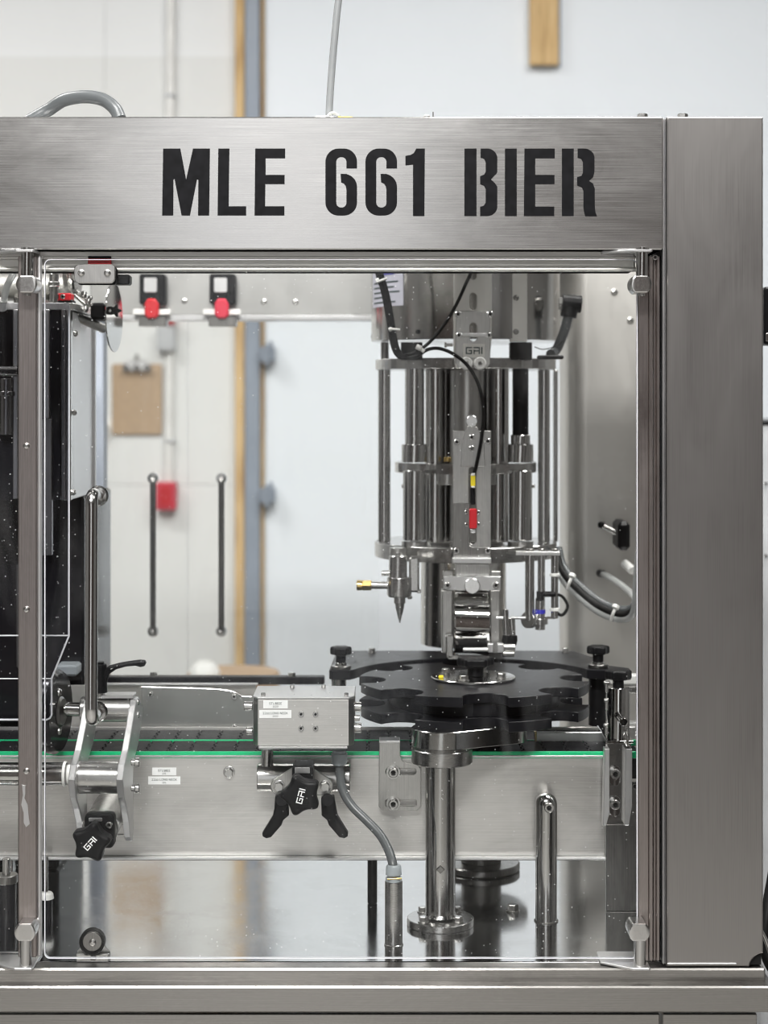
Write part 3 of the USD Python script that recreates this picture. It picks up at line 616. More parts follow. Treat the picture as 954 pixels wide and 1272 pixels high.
for px in (190, 362): t.add('bolt', cat(hexhead((X(px, y), y + .008, Z(841, y)), .0058, .0045, (0, 0, 1))), 'steel_bolt')
for px in (140, 300): t.add('stand', cbox(X(px, y), X(px + 14, y), y + .004, y + .018, CZ, Z(850.5, y), .001), 'steel_dark')
# ================================================================== GUIDE BOX AND ITS CLAMP
yf, yr = .12, .213
t = Thing('guide_box', 'steel box with two white stickers and four front screws, above the chain', 'machine box', W(377, 928, .165))
def box_outline(e): return Polygon([(X(320.5, yf) - e, yf - e), (X(433, yf) + e, yf - e), (X(439.5, yf) + e, yf + .010), (X(440, yf) + e, yr), (X(314, yf) - e, yr), (X(314, yf) - e, yf + .010)])
zt_, zb_ = Z(866, yf), Z(927, yf)
t.add('body', slab(box_outline(0), zb_, zt_ - .003, .0012), 'steel_side')
t.add('cover', slab(box_outline(.0007), zt_ - .0026, zt_, .0008), 'steel_light', label='pale flat lid')
t.add('bottom_flange', cbox(X(321, yf), X(432, yf), yf - .004, yf + .02, zb_ - .003, zb_, .0012), 'steel_light')
for px, yy in ((327, .13), (430, .13), (363, .195), (402, .195)): t.add('lid_screw', lathe([(0, .0015), (.0018, .0015), (.002, .004), (.003, .004), (.003, 0), (0, 0)][::-1], (X(px, yy), yy, zt_), (0, 0, 1), 16), 'steel_bolt')
for px in (374, 392):
    for py in (887, 904.5): t.add('front_screw', psocket(px, py, yf, 3.4, .003), 'steel_bolt')
sticker(t, 327, 870, 357.5, 880, yf - .0005, 'STUBBIE', '1020')
sticker(t, 322, 882, 362, 892, yf - .0005, '12oz LONG NECK', '1020')
for py, r, e in ((878, 6.2, 449), (892, 4, 447), (904, 6.2, 449)): t.add('side_fitting', hcyl(440, e, py, .15, r), 'steel_turned')
for py, r, e in ((877, 5.5, 303), (908, 5, 306)): t.add('side_fitting', hcyl(e, 314, py, .15, r), 'steel_turned')
yc = .190
t = Thing('clamp_mount', 'clamp below the steel box: round bar, plate, black star knob, two levers', 'clamp', W(377, 990, yc))
t.add('post', vlathe(332, .168, [(930, 7.5), (951, 7.5)]), 'steel_bar')
t.add('bar', cyl(W(320, 965.5, yc), W(435, 965.5, yc), 17 * S(yc), 40, .001), 'steel_turned')
y = .150
hull = unary_union([pdisc(347, 977, y, 11), pdisc(403, 977, y, 11), pdisc(375, 963, y, 14)]).convex_hull
hull = hull.difference(sbox(X(357, y), Z(1000, y), X(393, y), Z(981, y)))
t.add('mount_plate', plate(hull, y, .006, .001), 'steel_plate')
for px in (346.5, 404): t.add('bolt', hexhead(W(px, 976.5, y), .0066, .006), 'steel_bolt')
k = t.add('indicator', plate(prr(362.5, 952, 389, 985, .105, 4), .105, .044, .002, 2), 'black_plastic', label='black position indicator')
t.add('counter_window', plate(prr(366, 953.5, 385, 960.5, .104, 1), .1035, .0015, .0004), 'steel_light', k, label='pale counter window')
def starknob(t, px, py, y, rpx, ang, logo, dep=.030, n=5):
    o, U, V = frame(W(px, py, y), ang)
    k = t.add('star_knob', bprism(star(rpx * S(y), n), -dep, 0, o, U, V, .005, 4), 'black_plastic', label='black lobed plastic knob')
    t.add('stem', cyl(np.array(o) + [0, dep, 0], np.array(o) + [0, dep + .012, 0], .010), 'black_plastic', k)
    o2, U2, V2 = frame(W(px, py, y) + np.array([0, -.0002, 0]), logo)
    t.add('emblem', emblem(rpx * .31 * S(y), o2, U2, V2), 'paper', k, label='white block-letter emblem')
starknob(t, 373.5, 989, .070, 25.5, math.radians(36), math.radians(76), .024)
def lever(t, side):
    y = .138
    pts = [(342, 988), (358, 990), (359, 1012), (352, 1018), (350, 1024), (343, 1032), (337, 1039), (331, 1040.5), (326.5, 1038), (326, 1034), (331, 1026), (339, 1013), (341, 1003)]
    if side > 0: pts = [(757 - a + (0 if b < 1000 else 1.5), b) for a, b in pts][::-1]
    k = t.add('lever', plate(ppoly(pts, y, 1.2), y - .008, .018, .004, 3), 'black_plastic', label='black plastic clamp lever')
    q = 350 if side < 0 else 407
    t.add('boss', cyl(W(q, 994, y - .010), W(q, 994, y + .014), .0085), 'black_plastic', k)
lever(t, -1); lever(t, 1)
# ------------------------------------------------------------------ signal cable and its post
t = Thing('signal_cable', 'grey cable curving from the steel box down to the short post', 'cable', W(450, 1010, .13))
t.add('cable', sweep([W(421.5, 945, .155), W(422.5, 962, .155), W(426, 982, .150), W(437, 1001, .143), W(455, 1019, .133), W(472, 1037, .120), W(483, 1057, .104), W(488, 1074, .09), W(489, 1084, .09)], 5.6 * S(.13), 18), 'grey_hose')
def gland(px, y, rows, n=10):
    s = S(y); pr = [(r * s, Z(py, y)) for py, r in rows][::-1]
    return lathe([(0, pr[0][1])] + pr + [(0, pr[-1][1])], (X(px, y), y, 0), (0, 0, 1), n)
t.add('gland', cat(gland(421.5, .155, [(932, 8.8), (936, 8.8)], 24), gland(421.5, .155, [(936, 10.6), (946, 10.2), (950, 8)])), 'grey_plastic')
t.add('gland', cat(gland(489, .09, [(1074, 8), (1077, 10), (1086, 10.4), (1086.5, 8.5), (1090, 8.5)]), gland(489, .09, [(1090, 10.2), (1094, 10.2)], 24)), 'grey_plastic')
t.add('wire_tie', cyl(W(481, 1092, .08), W(499, 1091, .08), .0012), 'brass')
t = Thing('cable_post', 'short steel tube standing on the table below the grey cable', 'post', W(489, 1175, .09))
t.add('tube', vlathe(489, .09, [(1094, 10.6), (1095, 11), (1170, 11)]), 'steel_turned')
zz = (X(489, .09), .09, TZ)
t.add('foot_ring', lathe([(.0125, 0), (.0125, .0012), (.0115, .002), (.0115, 0)], zz, n=32), 'steel_bolt')
t.add('tube_foot', cyl((zz[0], .09, TZ), (zz[0], .09, Z(1168, .09)), 11 * S(.09)), 'steel_turned')
# ------------------------------------------------------------------ slotted bracket
y = .207
t = Thing('slotted_bracket', 'flat steel bracket with two slots bolted to the conveyor side', 'bracket', W(496, 1007, y))
o = ppoly([(471, 923), (497, 923), (497, 938), (500, 945), (506, 948.5), (518, 950), (523, 955), (523, 1002), (518, 1007), (475, 1007), (470.5, 1002)], y)
o = o.difference(prr(479, 954.5, 517, 962.5, y, 3.9)).difference(prr(479, 993.5, 517, 1001.5, y, 1.2))
t.add('plate', plate(o, y, .003, .0006), 'steel_plate')
t.add('edge_fold', pb(471, 920.5, 497, 923, y, y + .03, .0006), 'steel_light')
for py in (959, 998): t.add('bolt', psocket(488.5, py, y - .0018, 6.2, .007), 'steel_bolt'); t.add('washer', lathe([(0, 0), (8.6 * S(y), 0), (8.6 * S(y), .0018), (0, .0018)], W(488.5, py, y), FRONT, 24), 'steel_bolt')
# ------------------------------------------------------------------ hub column
ycol = .181
t = Thing('hub_column', 'polished steel column on a bolted flange, with flat housing under the star wheel', 'column', (X(547, ycol), ycol, TZ))
c0 = np.array([X(547, ycol), ycol, 0]); sc = S(ycol)
t.add('column', cyl(c0 + [0, 0, TZ + .011], c0 + [0, 0, Z(950, ycol)], 18.6 * sc, 40), 'steel_bar')
t.add('collar', lathe([(19.5 * sc, TZ + .011), (21.5 * sc, TZ + .012), (19 * sc, TZ + .016), (18 * sc, TZ + .016)], c0, n=40), 'steel_bar')
t.add('flange', cyl(c0 + [0, 0, TZ], c0 + [0, 0, TZ + .0095], 41.5 * sc, 56, .001), 'steel_turned')
for a in (45, 135, 225, 315): t.add('flange_bolt', hexhead(c0 + [30 * sc * math.cos(math.radians(a)), 30 * sc * math.sin(math.radians(a)), TZ + .0095], .0064, .006, (0, 0, 1)), 'steel_bolt')
t.add('set_screw', cat(lathe([(0, .002), (.0046, .002), (.006, 0), (0, 0)][::-1], W(547, 1080, ycol - 18.3 * sc), FRONT, 4, .0)), 'steel_dark')
yh = ycol; hc = (X(549, yh), yh)
t.add('lower_hub', cyl((hc[0], hc[1], Z(947, yh)), (hc[0], hc[1], Z(928.5, yh)), 38 * sc, 56, .0012), 'steel_turned')
t.add('hub_ring', cyl((hc[0], hc[1], Z(928.5, yh)), (hc[0], hc[1], Z(925.5, yh)), 37 * sc, 56, .0003), 'steel_dark')
arm = unary_union([disc(hc[0], hc[1], 38 * sc, 24), disc(X(630, .212), .212, .027, 24)]).convex_hull
t.add('housing', slab(arm, Z(925.5, yh), Z(903, yh), .0012), 'steel_bar')
t.add('key_slot', pb(541, 948, 553, 953, ycol - .0205, ycol, .0005), 'steel_dark')
# ------------------------------------------------------------------ round post
yp = .196
t = Thing('round_post', 'round-topped steel post with a set screw, right of the column', 'post', (X(678.5, yp), yp, TZ))
sp = S(yp); zp = Z(985, yp)
prof = [(0, TZ), (13.4 * sp, TZ)] + [(13.4 * sp * math.cos(a), zp - 13.4 * sp + 13.4 * sp * math.sin(a)) for a in np.linspace(0, math.pi / 2, 10)]
prof[-1] = (0, prof[-1][1])
t.add('shaft', lathe(prof, (X(678.5, yp), yp, 0), n=40), 'steel_bar')
t.add('foot_ring', lathe([(.0165, TZ), (.0165, TZ + .0012), (.0145, TZ + .002), (.0145, TZ)], (X(678.5, yp), yp, 0), n=36), 'steel_dark')
t.add('set_screw', psocket(682, 1003, yp - .0135, 6.3, .004), 'steel_bolt')
# ------------------------------------------------------------------ drive pedestal behind
t = Thing('drive_pedestal', 'dark round drive pedestal under the conveyor, behind the column', 'pedestal', (.146, .45, TZ))
pc = (.146, .462, 0)
t.add('flange', cyl((pc[0], pc[1], TZ + .0006), (pc[0], pc[1], TZ + .012), .058, 48, .002), 'steel_dark')
t.add('shaft', cyl((pc[0], pc[1], TZ + .012), (pc[0], pc[1], CZ - .04), .030, 36), 'steel_dark')
t.add('belt_guard', lathe([(.03, TZ + .045), (.06, TZ + .05), (.07, TZ + .06), (.07, TZ + .075), (.03, TZ + .075)], pc, n=48), 'steel_dark')
# ================================================================== STAR WHEEL
SC = np.array([.127, .32]); SR = .164; SZ = CAMZ - .393
def starplate(R, z0, z1, c=.0008, pr=.0305, pc_=.155, mat_=None):
    o = disc(SC[0], SC[1], R, 40)
    for k in range(8):
        a = math.radians(-87 + 45 * k)
        q = disc(SC[0] + pc_ * math.cos(a), SC[1] + pc_ * math.sin(a), pr, 12)
        e = disc(SC[0] + (pc_ + .03) * math.cos(a), SC[1] + (pc_ + .03) * math.sin(a), pr, 12)
        o = o.difference(unary_union([q, e]).convex_hull)
    return slab(o, z0, z1, c)
t = Thing('star_wheel', 'black eight-pocket star wheel, two thick toothed discs on a steel hub', 'star wheel', (SC[0], SC[1], SZ - .047))
t.add('upper_disc', starplate(SR, SZ - .0135, SZ), 'black_acetal')
t.add('lower_disc', starplate(SR, SZ - .047, SZ - .033), 'black_acetal')
t.add('spacer', starplate(.122, SZ - .033, SZ - .0135, .0005, .036), 'black_acetal')
hb = t.add('hub_plate', cyl((*SC, SZ), (*SC, SZ + .004), .060, 56, .001), 'steel_bar', label='round polished hub plate')
for a in (70, 150, 250, 330): t.add('hub_bolt', hexhead((SC[0] + .044 * math.cos(math.radians(a)), SC[1] + .044 * math.sin(math.radians(a)), SZ + .004), .0062, .006, (0, 0, 1)), 'steel_bolt', hb)
t.add('yellow_mark', cbox(SC[0] - .05, SC[0] - .043, SC[1] - .022, SC[1] - .018, SZ + .004, SZ + .008), 'yellow', hb)
kb = t.add('centre_knob', bprism(star(.026, 6, .07), 0, .013, (SC[0] + .003, SC[1], SZ + .018), (1, 0, 0), (0, 1, 0), .004, 3), 'black_plastic', label='large black centre knob')
t.add('knob_neck', cyl((SC[0] + .003, SC[1], SZ + .004), (SC[0] + .003, SC[1], SZ + .020), .0115), 'black_plastic', kb)
random.seed(5)
for a in (205, 212, 219, 322, 329, 336): t.add('disc_mark', lettering('I%d' % (a % 9), .006, (SC[0] + .085 * math.cos(math.radians(a - 180 if False else a)), SC[1] + .085 * math.sin(math.radians(a)) * -1 * -1, SZ + .0001), (1, 0, 0), (0, 1, 0)), 'black_gloss') if False else None
t.add('drive_shaft', cyl((SC[0] + .02, SC[1] + .01, CZ + .002), (SC[0] + .02, SC[1] + .01, SZ - .047), .03), 'steel_dark')
# back guide plate with its knobs
GZ = CAMZ - .390
arc = [(SC[0] + .183 * math.cos(a), SC[1] + .183 * math.sin(a)) for a in np.linspace(math.radians(158), math.radians(22), 40)]
o = Polygon([(-.080, .385), (-.074, .378), (-.050, .378), *arc, (.325, .380), (.350, .372), (.360, .380), (.360, .402), (.335, .425), (.325, .50), (.30, .575), (.285, .585), (-.060, .585), (-.075, .575)])
t = Thing('back_guide', 'black curved guide plate behind the star wheel, with an arc cut out', 'guide plate', (.127, .5, GZ - .014))
t.add('plate', slab(o.buffer(0), GZ - .014, GZ, .0010), 'black_acetal')
for px, yy in ((462, .56), (702, .56)): t.add('bolt', hexhead((X(px, yy), yy, GZ), .005, .006, (0, 0, 1)), 'steel_bolt')
for x, y in ((X(421, .405), .405), (X(742, .42), .42)): t.add('leg', cyl((x, y, CZ + .0006), (x, y, GZ - .014), .011 if x < 0 else .013), 'steel_bar' if x < 0 else 'black_plastic')
def plateknob(label, px, y, top, z0, R, col=.0085):
    zt = Z(top, y)
    t = Thing('lobed_knob', label, 'knob', (X(px, y), y, z0), 'knobs on the black guide plate')
    t.add('head', bprism(star(R, 6, .08), 0, .012, (X(px, y), y, zt - .012), (1, 0, 0), (0, 1, 0), .003, 3), 'black_plastic')
    t.add('neck', cyl((X(px, y), y, zt - .024), (X(px, y), y, zt - .011), R * .48), 'black_plastic')
    t.add('collar', cyl((X(px, y), y, z0), (X(px, y), y, zt - .023), col), 'steel_bar')
    t.add('base_ring', cyl((X(px, y), y, z0), (X(px, y), y, z0 + .005), col * 1.75), 'steel_dark')
plateknob('black lobed knob on the left end of the curved guide plate', 423.5, .395, 803, GZ, .0155)
plateknob('black lobed knob on a steel collar at the right of the guide plate', 743, .41, 802, GZ, .0165)
# ------------------------------------------------------------------ right clamp post
y = .205
t = Thing('clamp_post', 'polished post with black knob and U bracket at the right end of the chain', 'clamp', W(768, 1025, y))
t.add('post', vlathe(768, y, [(853, 13), (854, 14), (918, 14)]), 'steel_mirror')
kz = Z(832, y)
k = t.add('knob', bprism(star(16.5 * S(y), 6, .08), 0, .0125, (X(768, y), y, kz - .0125), (1, 0, 0), (0, 1, 0), .003, 3), 'black_plastic', label='black lobed knob')
t.add('neck', cyl((X(768, y), y, Z(854, y)), (X(768, y), y, kz - .012), .0075), 'black_plastic', k)
t.add('dowel', cyl(W(766, 886, y), W(775, 897, y - .055), .0055, 24), 'steel_mirror')
cy = .150
t.add('back_plate', plate(ppoly([(752, 918), (784, 918), (784, 1000), (780, 1024), (750, 1025)], .204), .204, .003, .0005).copy(), 'steel_bar')
for s_, pts in ((0, [(751, 930), (757, 930), (757, 1010), (752.5, 1026), (749, 1026)]), (1, [(777, 930), (785, 930), (785, 1000), (781, 1025), (776, 1025)])):
    t.add('side_cheek', plate(ppoly(pts, .19), .188, .018, .0008), 'steel_light')
t.add('top_shelf', slab(sbox(X(753, .2), .185, X(785, .2), .30), Z(921, .2), Z(917.5, .2), .0006), 'steel_mirror')
for py in (960, 998):
    t.add('slot_washer', plate(prr(757, py - 9, 771, py + 17, .2, 6.9), .2025, .0015, .0004), 'steel_mirror')
    t.add('screw', psocket(763.5, py, .202, 6.2, .010), 'steel_bolt')
for px, py in ((753, 870), (753, 901), (752, 848)): t.add('pin', cat(hcyl(750, 757, py, y, 2.6), vcyl(753, y, py, py + 12, 2.2)), 'steel_bolt')
t.add('hook', sweep([W(778, 905, y - .01), W(780, 915, y - .02), W(779, 926, y - .022), W(776, 922, y - .02)], .0016, 8), 'steel_bolt')
t = Thing('guide_strip', 'short steel strip with embossed print lying along the chain, right', 'guide rail', W(712, 920, .30))
t.add('strip', pb(666, 909.5, 757, 921.5, .300, .306, .001), 'steel_light')
t.add('end_cap', pb(664, 909, 667, 922, .299, .307, .0008), 'brass')
t.add('foot', pb(700, 921, 712, 930, .301, .305, .0005), 'steel_dark')
t = Thing('side_rails', 'horizontal white and black guide rails at far right behind the clamp post', 'guide rail', W(780, 870, .5))
for py0, py1, m_ in ((838, 851, 'white_plastic'), (851.5, 862, 'steel_dark'), (897, 907, 'white_plastic'), (908, 914, 'steel_light')):
    t.add('rail', pb(742, py0, 860, py1, .5, .515, .0025), m_)
t.add('rail_bracket', cat(pb(741, 849, 751, 863, .46, .499, .002), pb(748, 846, 758, 861, .47, .499, .001)), 'steel_bolt')
t.add('rail_post', cbox(X(800, .5), X(812, .5), .516, .53, TZ + .0005, Z(838, .5)), 'steel_dark')
# ================================================================== LEFT HEIGHT CLAMP
t = Thing('height_clamp', 'double-arm steel clamp with sleeves and a star knob, lower left', 'clamp', W(128, 1000, .12))
xa, xb = X(100, .13), X(158, .13)
def armshape(): return Polygon([(.205, Z(866, .2)), (.255, Z(880, .24)), (.235, Z(905, .2)), (.205, Z(930, .17)), (.160, Z(952, .13)), (.150, Z(985, .12)), (.158, Z(1010, .14)), (.160, Z(1038, .14)), (.148, Z(1049, .13)), (.130, Z(1042, .12)), (.118, Z(1022, .115)), (.098, Z(1003, .105)), (.074, Z(985, .1)), (.062, Z(965, .08)), (.078, Z(948, .09)), (.110, Z(930, .12)), (.150, Z(900, .15)), (.185, Z(870, .18))]).buffer(.004).buffer(-.004)
for x in (xa, xb): t.add('arm', cheek(armshape(), x - .0044, x + .0044, .001), 'steel_light')
t.add('upper_sleeve', hcyl(101, 163, 881, .2, 15.5, 40), 'steel_turned')
t.add('upper_shaft', cat(hcyl(82, 100, 881, .2, 8.4), hcyl(80, 83, 881, .2, 6), hcyl(84, 85.5, 881, .2, 9)), 'steel_bar')
t.add('top_plate', cbox(X(126, .19), X(166, .19), .185, .215, Z(866, .19) - .001, Z(863, .19), .0006), 'steel_light')
t.add('lower_sleeve', hcyl(96, 153, 965.5, .10, 20, 44), 'steel_turned')
t.add('lower_shaft', hcyl(-90, 84, 961.5, .10, 14.2, 36), 'steel_bar')
t.add('shaft_collar', cat(hcyl(79, 82.5, 961.5, .10, 15.6, 36), hcyl(84, 96, 962, .10, 12, 32)), 'white_plastic')
for py in (947, 979): t.add('cap_screw', cat(hcyl(163, 168, py, .10, 4.2), hcyl(168, 173.5, py, .10, 6)), 'steel_bolt')
for py in (872, 888): t.add('cap_screw', hcyl(163, 173, py, .2, 4), 'steel_bolt')
t.add('cross_pin', cat(hcyl(98, 158, 1023, .14, 1.8), hcyl(146, 158, 1037, .14, 1.4)), 'steel_bolt')
t.add('barrel', cyl(W(138, 1003, .205), W(124, 1030, .085), .0235, 40, .002), 'steel_turned')
o, U, V = frame(W(122.5, 1027, .072), 0)
k = t.add('indicator', bprism(rr(-.0185, -.028, .0195, .0165, .006), -.020, 0, o, U, V, .003, 2), 'black_plastic', label='black position indicator')
t.add('counter_window', plate(prr(110, 1016, 127, 1020.5, .071, 1), .0712, .001, .0003), 'steel_light', k, label='small counter window')
t.add('screw', psocket(136, 1024, .071, 4), 'steel_bolt', k)
starknob(t, 112, 1048, .035, 24.5, math.radians(8), math.radians(48), .026)
# ratchet lever on top of the upper sleeve
t = Thing('ratchet_lever', 'black ratchet lever pointing right, on the upper clamp sleeve', 'lever', W(121, 864, .19))
t.add('hub', cat(vlathe(124.5, .19, [(825, 7.5), (826, 8), (842, 8.2), (859, 9), (860, 9)]), vlathe(124.5, .19, [(822, 4.8), (825.5, 4.8)])), 'black_plastic')
pts = [(126, 834), (135, 827.5), (148, 824), (163, 821.5), (174, 820.2), (179.5, 821), (181, 824), (179, 828), (174, 829.3), (168, 827.5), (156, 828.5), (144, 832), (135, 838), (132, 848), (130, 857), (125, 858)]
t.add('grip', plate(ppoly(pts, .184, .8), .184, .012, .0035, 3), 'black_plastic')
t.add('screw_base', vlathe(124.5, .19, [(860, 6), (863, 6)]), 'steel_bolt')
# ================================================================== CAPPING TURRET (hangs over the star wheel)
cx, cy = .130, .62; sT = S(cy); RC = lambda px: px * sT
def tz(py, y=None): return Z(py, cy if y is None else y)
t = Thing('capping_turret', 'big stainless turret with drum, ring plates and cylinders above the star wheel', 'machine turret', (cx, cy, GZ))
t.add('drum', lathe([(0, tz(425)), (RC(115), tz(425)), (RC(117), tz(424)), (RC(117), tz(232)), (0, tz(232))], (cx, cy, 0), n=72), 'steel_drum')
t.add('top_beam', cbox(cx - .12, cx + .12, .14, .875, tz(232), tz(232) + .03, .002), 'steel_dark')
# label sheet wrapped on the drum
a0, a1 = math.radians(180 + 12), math.radians(180 + 48)
def wrap(a0, a1, z0, z1, r, n=14):
    A = np.linspace(a0, a1, n); V = []; Fc = []
    for a in A:
        for rr_ in (r, r + .0006):
            for z in (z0, z1): V.append((cx + rr_ * math.cos(a), cy + rr_ * math.sin(a), z))
    for i in range(n - 1):
        b = 4 * i; c = b + 4
        for q in ((0, 1, 1, 0), (2, 3, 3, 2)): pass
        Fc += [(b + 2, c + 2, c + 3), (b + 2, c + 3, b + 3), (b, b + 1, c + 1), (b, c + 1, c), (b + 1, b + 3, c + 3), (b + 1, c + 3, c + 1), (b, c, c + 2), (b, c + 2, b + 2)]
    e = 4 * (n - 1); Fc += [(0, 2, 3), (0, 3, 1), (e, e + 1, e + 3), (e, e + 3, e + 2)]
    return tm(V, Fc)
lb = t.add('label_sheet', wrap(a0, a1, tz(384), tz(330), RC(117.2)), 'label_grey', label='pale grey printed sheet on the drum')
t.add('print', wrap(a0 + .30, a0 + .5, tz(346), tz(341), RC(117.8), 6), 'ink_blue', lb)
for i, (py, b) in enumerate(((354, .56), (360, .5), (366, .58), (372, .44), (378, .52))): t.add('print', wrap(a0 + .08, a0 + b, tz(py + 1.6), tz(py), RC(117.8), 8), 'ink', lb)
def at(px, y): return (X(px, y), y)
yF = cy - math.sqrt(max(.15 ** 2 - (X(645, .5) - cx) ** 2, 0))
st = t.add('strip_plate', pb(634, 250, 655, 424, yF - .006, yF + .02, .0008), 'aluminium', label='pale vertical strip plate')
for py in (370, 412): t.add('bolt', button(W(641, py, yF - .006), .0045, .003), 'steel_dark', st)
t.add('drain_hole', cyl(W(519, 412, cy - .131), W(519, 412, cy - .125), .0035), 'black_rubber')
t.add('nipple', hcyl(461, 464, 418, cy, 3), 'steel_dark')
for px in (510, 646): t.add('rubber_block', pb(px - 12, 425, px + 15, 447, .49, .52, .001), 'black_rubber', label='black rubber block under the drum')
def ringplate(name, py0, py1, rpx, lob, mat_='steel_turned'):
    r = RC(rpx); n = 96; A = np.arange(n) * 2 * np.pi / n
    q = r * (1 - .035 * (np.cos(lob * A + .4) > .72))
    o = Polygon(np.c_[cx + q * np.cos(A), cy + q * np.sin(A)]).buffer(.003).buffer(-.003)
    return t.add(name, slab(o, tz(py1), tz(py0), .0008), mat_)
ringplate('upper_ring_plate', 447, 459.5, 112, 8)
ringplate('middle_ring_plate', 573.5, 586, 88, 6)
ringplate('bottom_ring_plate', 672, 690, 113, 8)
for px, y, r in ((477.5, .60, 7.8), (675.5, .60, 7.6), (690, .70, 3)): t.add('tie_rod', vcyl(px, y, 459.5, 673, r), 'steel_bar')
t.add('tie_rod', vcyl(478, .60, 425, 447, 5), 'steel_dark')
for px, dark in ((515, 0), (646.5, 1)):
    y = .525; s = 1
    k = t.add('piston', vcyl(px, y, 456, 549, 12 if not dark else 10), 'black_plastic' if dark else 'steel_bar', label='black piston rod' if dark else None)
    t.add('piston_collar', vlathe(px, y, [(540, 11), (541, 12), (551, 12), (552, 15.5), (553, 16), (574, 16)]), 'steel_bar', k)
    t.add('sleeve', vlathe(px, y, [(584, 13.5), (585, 14.4), (670, 14.4), (671, 13.5)]), 'steel_bar', k)
    t.add('sleeve_ring', vlathe(px, y, [(672, 16), (688, 16), (690, 14)]), 'steel_turned', k)
    t.add('side_pin', hcyl(px + (-16 if not dark else 14), px + (-12 if not dark else 18), 604, y, 2.4), 'steel_bolt', k)
t.add('centre_drum', cyl((cx, cy, tz(673)), (cx, cy, tz(447)), RC(48), 56), 'steel_mirror')
t.add('inner_tube', vcyl(580, .535, 460, 672, 21), 'steel_plate')
for px, y, r in ((541, .56, 13), (619, .56, 13), (556, .66, 14), (606, .66, 14)): t.add('inner_rod', vcyl(px, y, 458, 673, r), 'steel_bar')
for px in (556, 603): t.add('guide_bush', vcyl(px, .53, 584, 602, 13), 'steel_plate')
for px in (556, 602, 640): t.add('ring_bolt', vcyl(px, .535, 568, 573.5, 5), 'brass' if px == 556 else 'steel_bolt')
t.add('support_column', cyl((.1287, .665, GZ + .0005), (.1287, .665, tz(690)), .069, 56), 'steel_drum', label='thick brownish support column')
# black connector with lead at the right of the drum
t = Thing('drum_connector', 'black angled plug with grey lead at the right side of the turret drum', 'plug', W(705, 380, .50))
y = .52
t.add('elbow', cat(cyl(W(698, 376, y), W(722, 378, y), .0135), cyl(W(709, 376, y), W(706, 394, y), .0125)), 'black_plastic')
t.add('lock_nut', cyl(W(694, 377, y), W(699, 377, y), .0105, 6, .0005), 'steel_bolt')
t.add('lead', sweep([W(706, 392, y), W(702, 408, y), W(696, 424, y), W(690, 436, y), W(684, 440, y - .02)], .0075), 'grey_hose')
t.add('loose_wire', sweep([W(664, 431, y - .03), W(675, 434, y - .03), W(690, 430, y - .02), W(698, 424, y - .01)], .0009, 6), 'black_rubber')
t.add('lead_end', cat(cbox(*sorted((X(665, .5), X(697, .5))), .46, .475, Z(447, .5), Z(442, .5), .002)), 'black_rubber')
# ------------------------------------------------------------------ sensor slides in front of the turret
y = .425
t = Thing('upper_slide', 'upper steel slide plate with slots, emblem and two white rollers', 'bracket', W(588, 455, y))
o = ppoly([(564, 250), (612, 250), (611, 420), (608, 452), (602, 456), (600, 450), (576, 450), (573, 458), (566, 458), (563.5, 440)], y)
for a, b in ((330, 347), (363.5, 385), (401, 428)): o = o.difference(prr(583.5, a, 592.5, b, y, 4.4))
t.add('back_plate', plate(o, y + .004, .006, .0008), 'aluminium')
fr = ppoly([(566.5, 392), (572, 386), (604, 386), (609, 392), (609, 452), (604, 458), (599, 456), (590, 446), (586, 446), (577, 457), (570, 458), (565.5, 450)], y).difference(prr(583.5, 401, 592.5, 424, y, 4.4))
t.add('front_plate', plate(fr, y, .004, .0008), 'steel_plate')
em = t.add('emblem_plate', plate(prr(575, 427, 602.5, 444, y - .002, 1), y - .0022, .002, .0005), 'aluminium', label='small emblem plate')
t.add('emblem', emblem(.0105, W(588.8, 435.5, y - .0024)), 'ink', em)
for px in (569, 609): t.add('screw', psocket(px, 390.5, y, 4, .005), 'steel_bolt')
for px in (570, 607): t.add('rod_nut', psocket(px, 416.5, y - .001, 3.6, .006), 'steel_bolt')
t.add('cross_rod', hcyl(573, 606, 416, y - .006, 2.7, 20), 'steel_light', label='pale cross rod')
t.add('side_screw', cat(hcyl(553, 563, 428.5, y, 2), hcyl(552, 555, 428.5, y, 3.4)), 'steel_bolt')
for px in (579, 596): t.add('roller', lathe([(.003, .009), (.008, .009), (.0095, .007), (.0095, .001), (.008, 0), (0, 0)][::-1], W(px, 451.5, y - .002), FRONT, 28), 'white_plastic', label='white plastic roller')
y = .415
t = Thing('lower_slide', 'lower steel slide plate carrying the small red sensor', 'bracket', W(586, 700, y))
o = ppoly([(562.5, 535), (610.5, 535), (610, 700), (562.5, 700)], y)
o = o.difference(prr(582.5, 580, 591.5, 676, y, 4.4))
t.add('back_plate', plate(o, y + .004, .006, .0008), 'steel_plate')
t.add('top_tab', plate(ppoly([(572, 580), (574, 548), (581, 529), (588, 527), (594, 532), (601, 550), (603, 580)], y, 2), y, .004, .0008), 'steel_plate')
t.add('top_boss', cat(cyl(W(586, 523, y + .012), W(586, 523, y - .003), .0085)), 'steel_turned')
t.add('corner_plate', plate(ppoly([(562.5, 625), (583.5, 625), (583.5, 678), (588, 680), (610, 680), (610, 700), (562.5, 700)], y), y + .001, .003, .0006), 'steel_dark')
for px, py in ((567.5, 549), (606, 548), (586, 543), (586, 557), (567, 684), (606, 684)): t.add('screw', psocket(px, py, y - .001 if py < 600 and px == 586 else y + .001, 3.7, .004), 'steel_bolt')
t.add('lip', pb(562, 693, 610.5, 700, y - .014, y + .008, .0012), 'steel_light', label='bright folded lip')
sn = t.add('sensor', pb(583.2, 632, 592.5, 657, y - .009, y + .003, .0015), 'red_plastic', label='small red sensor')
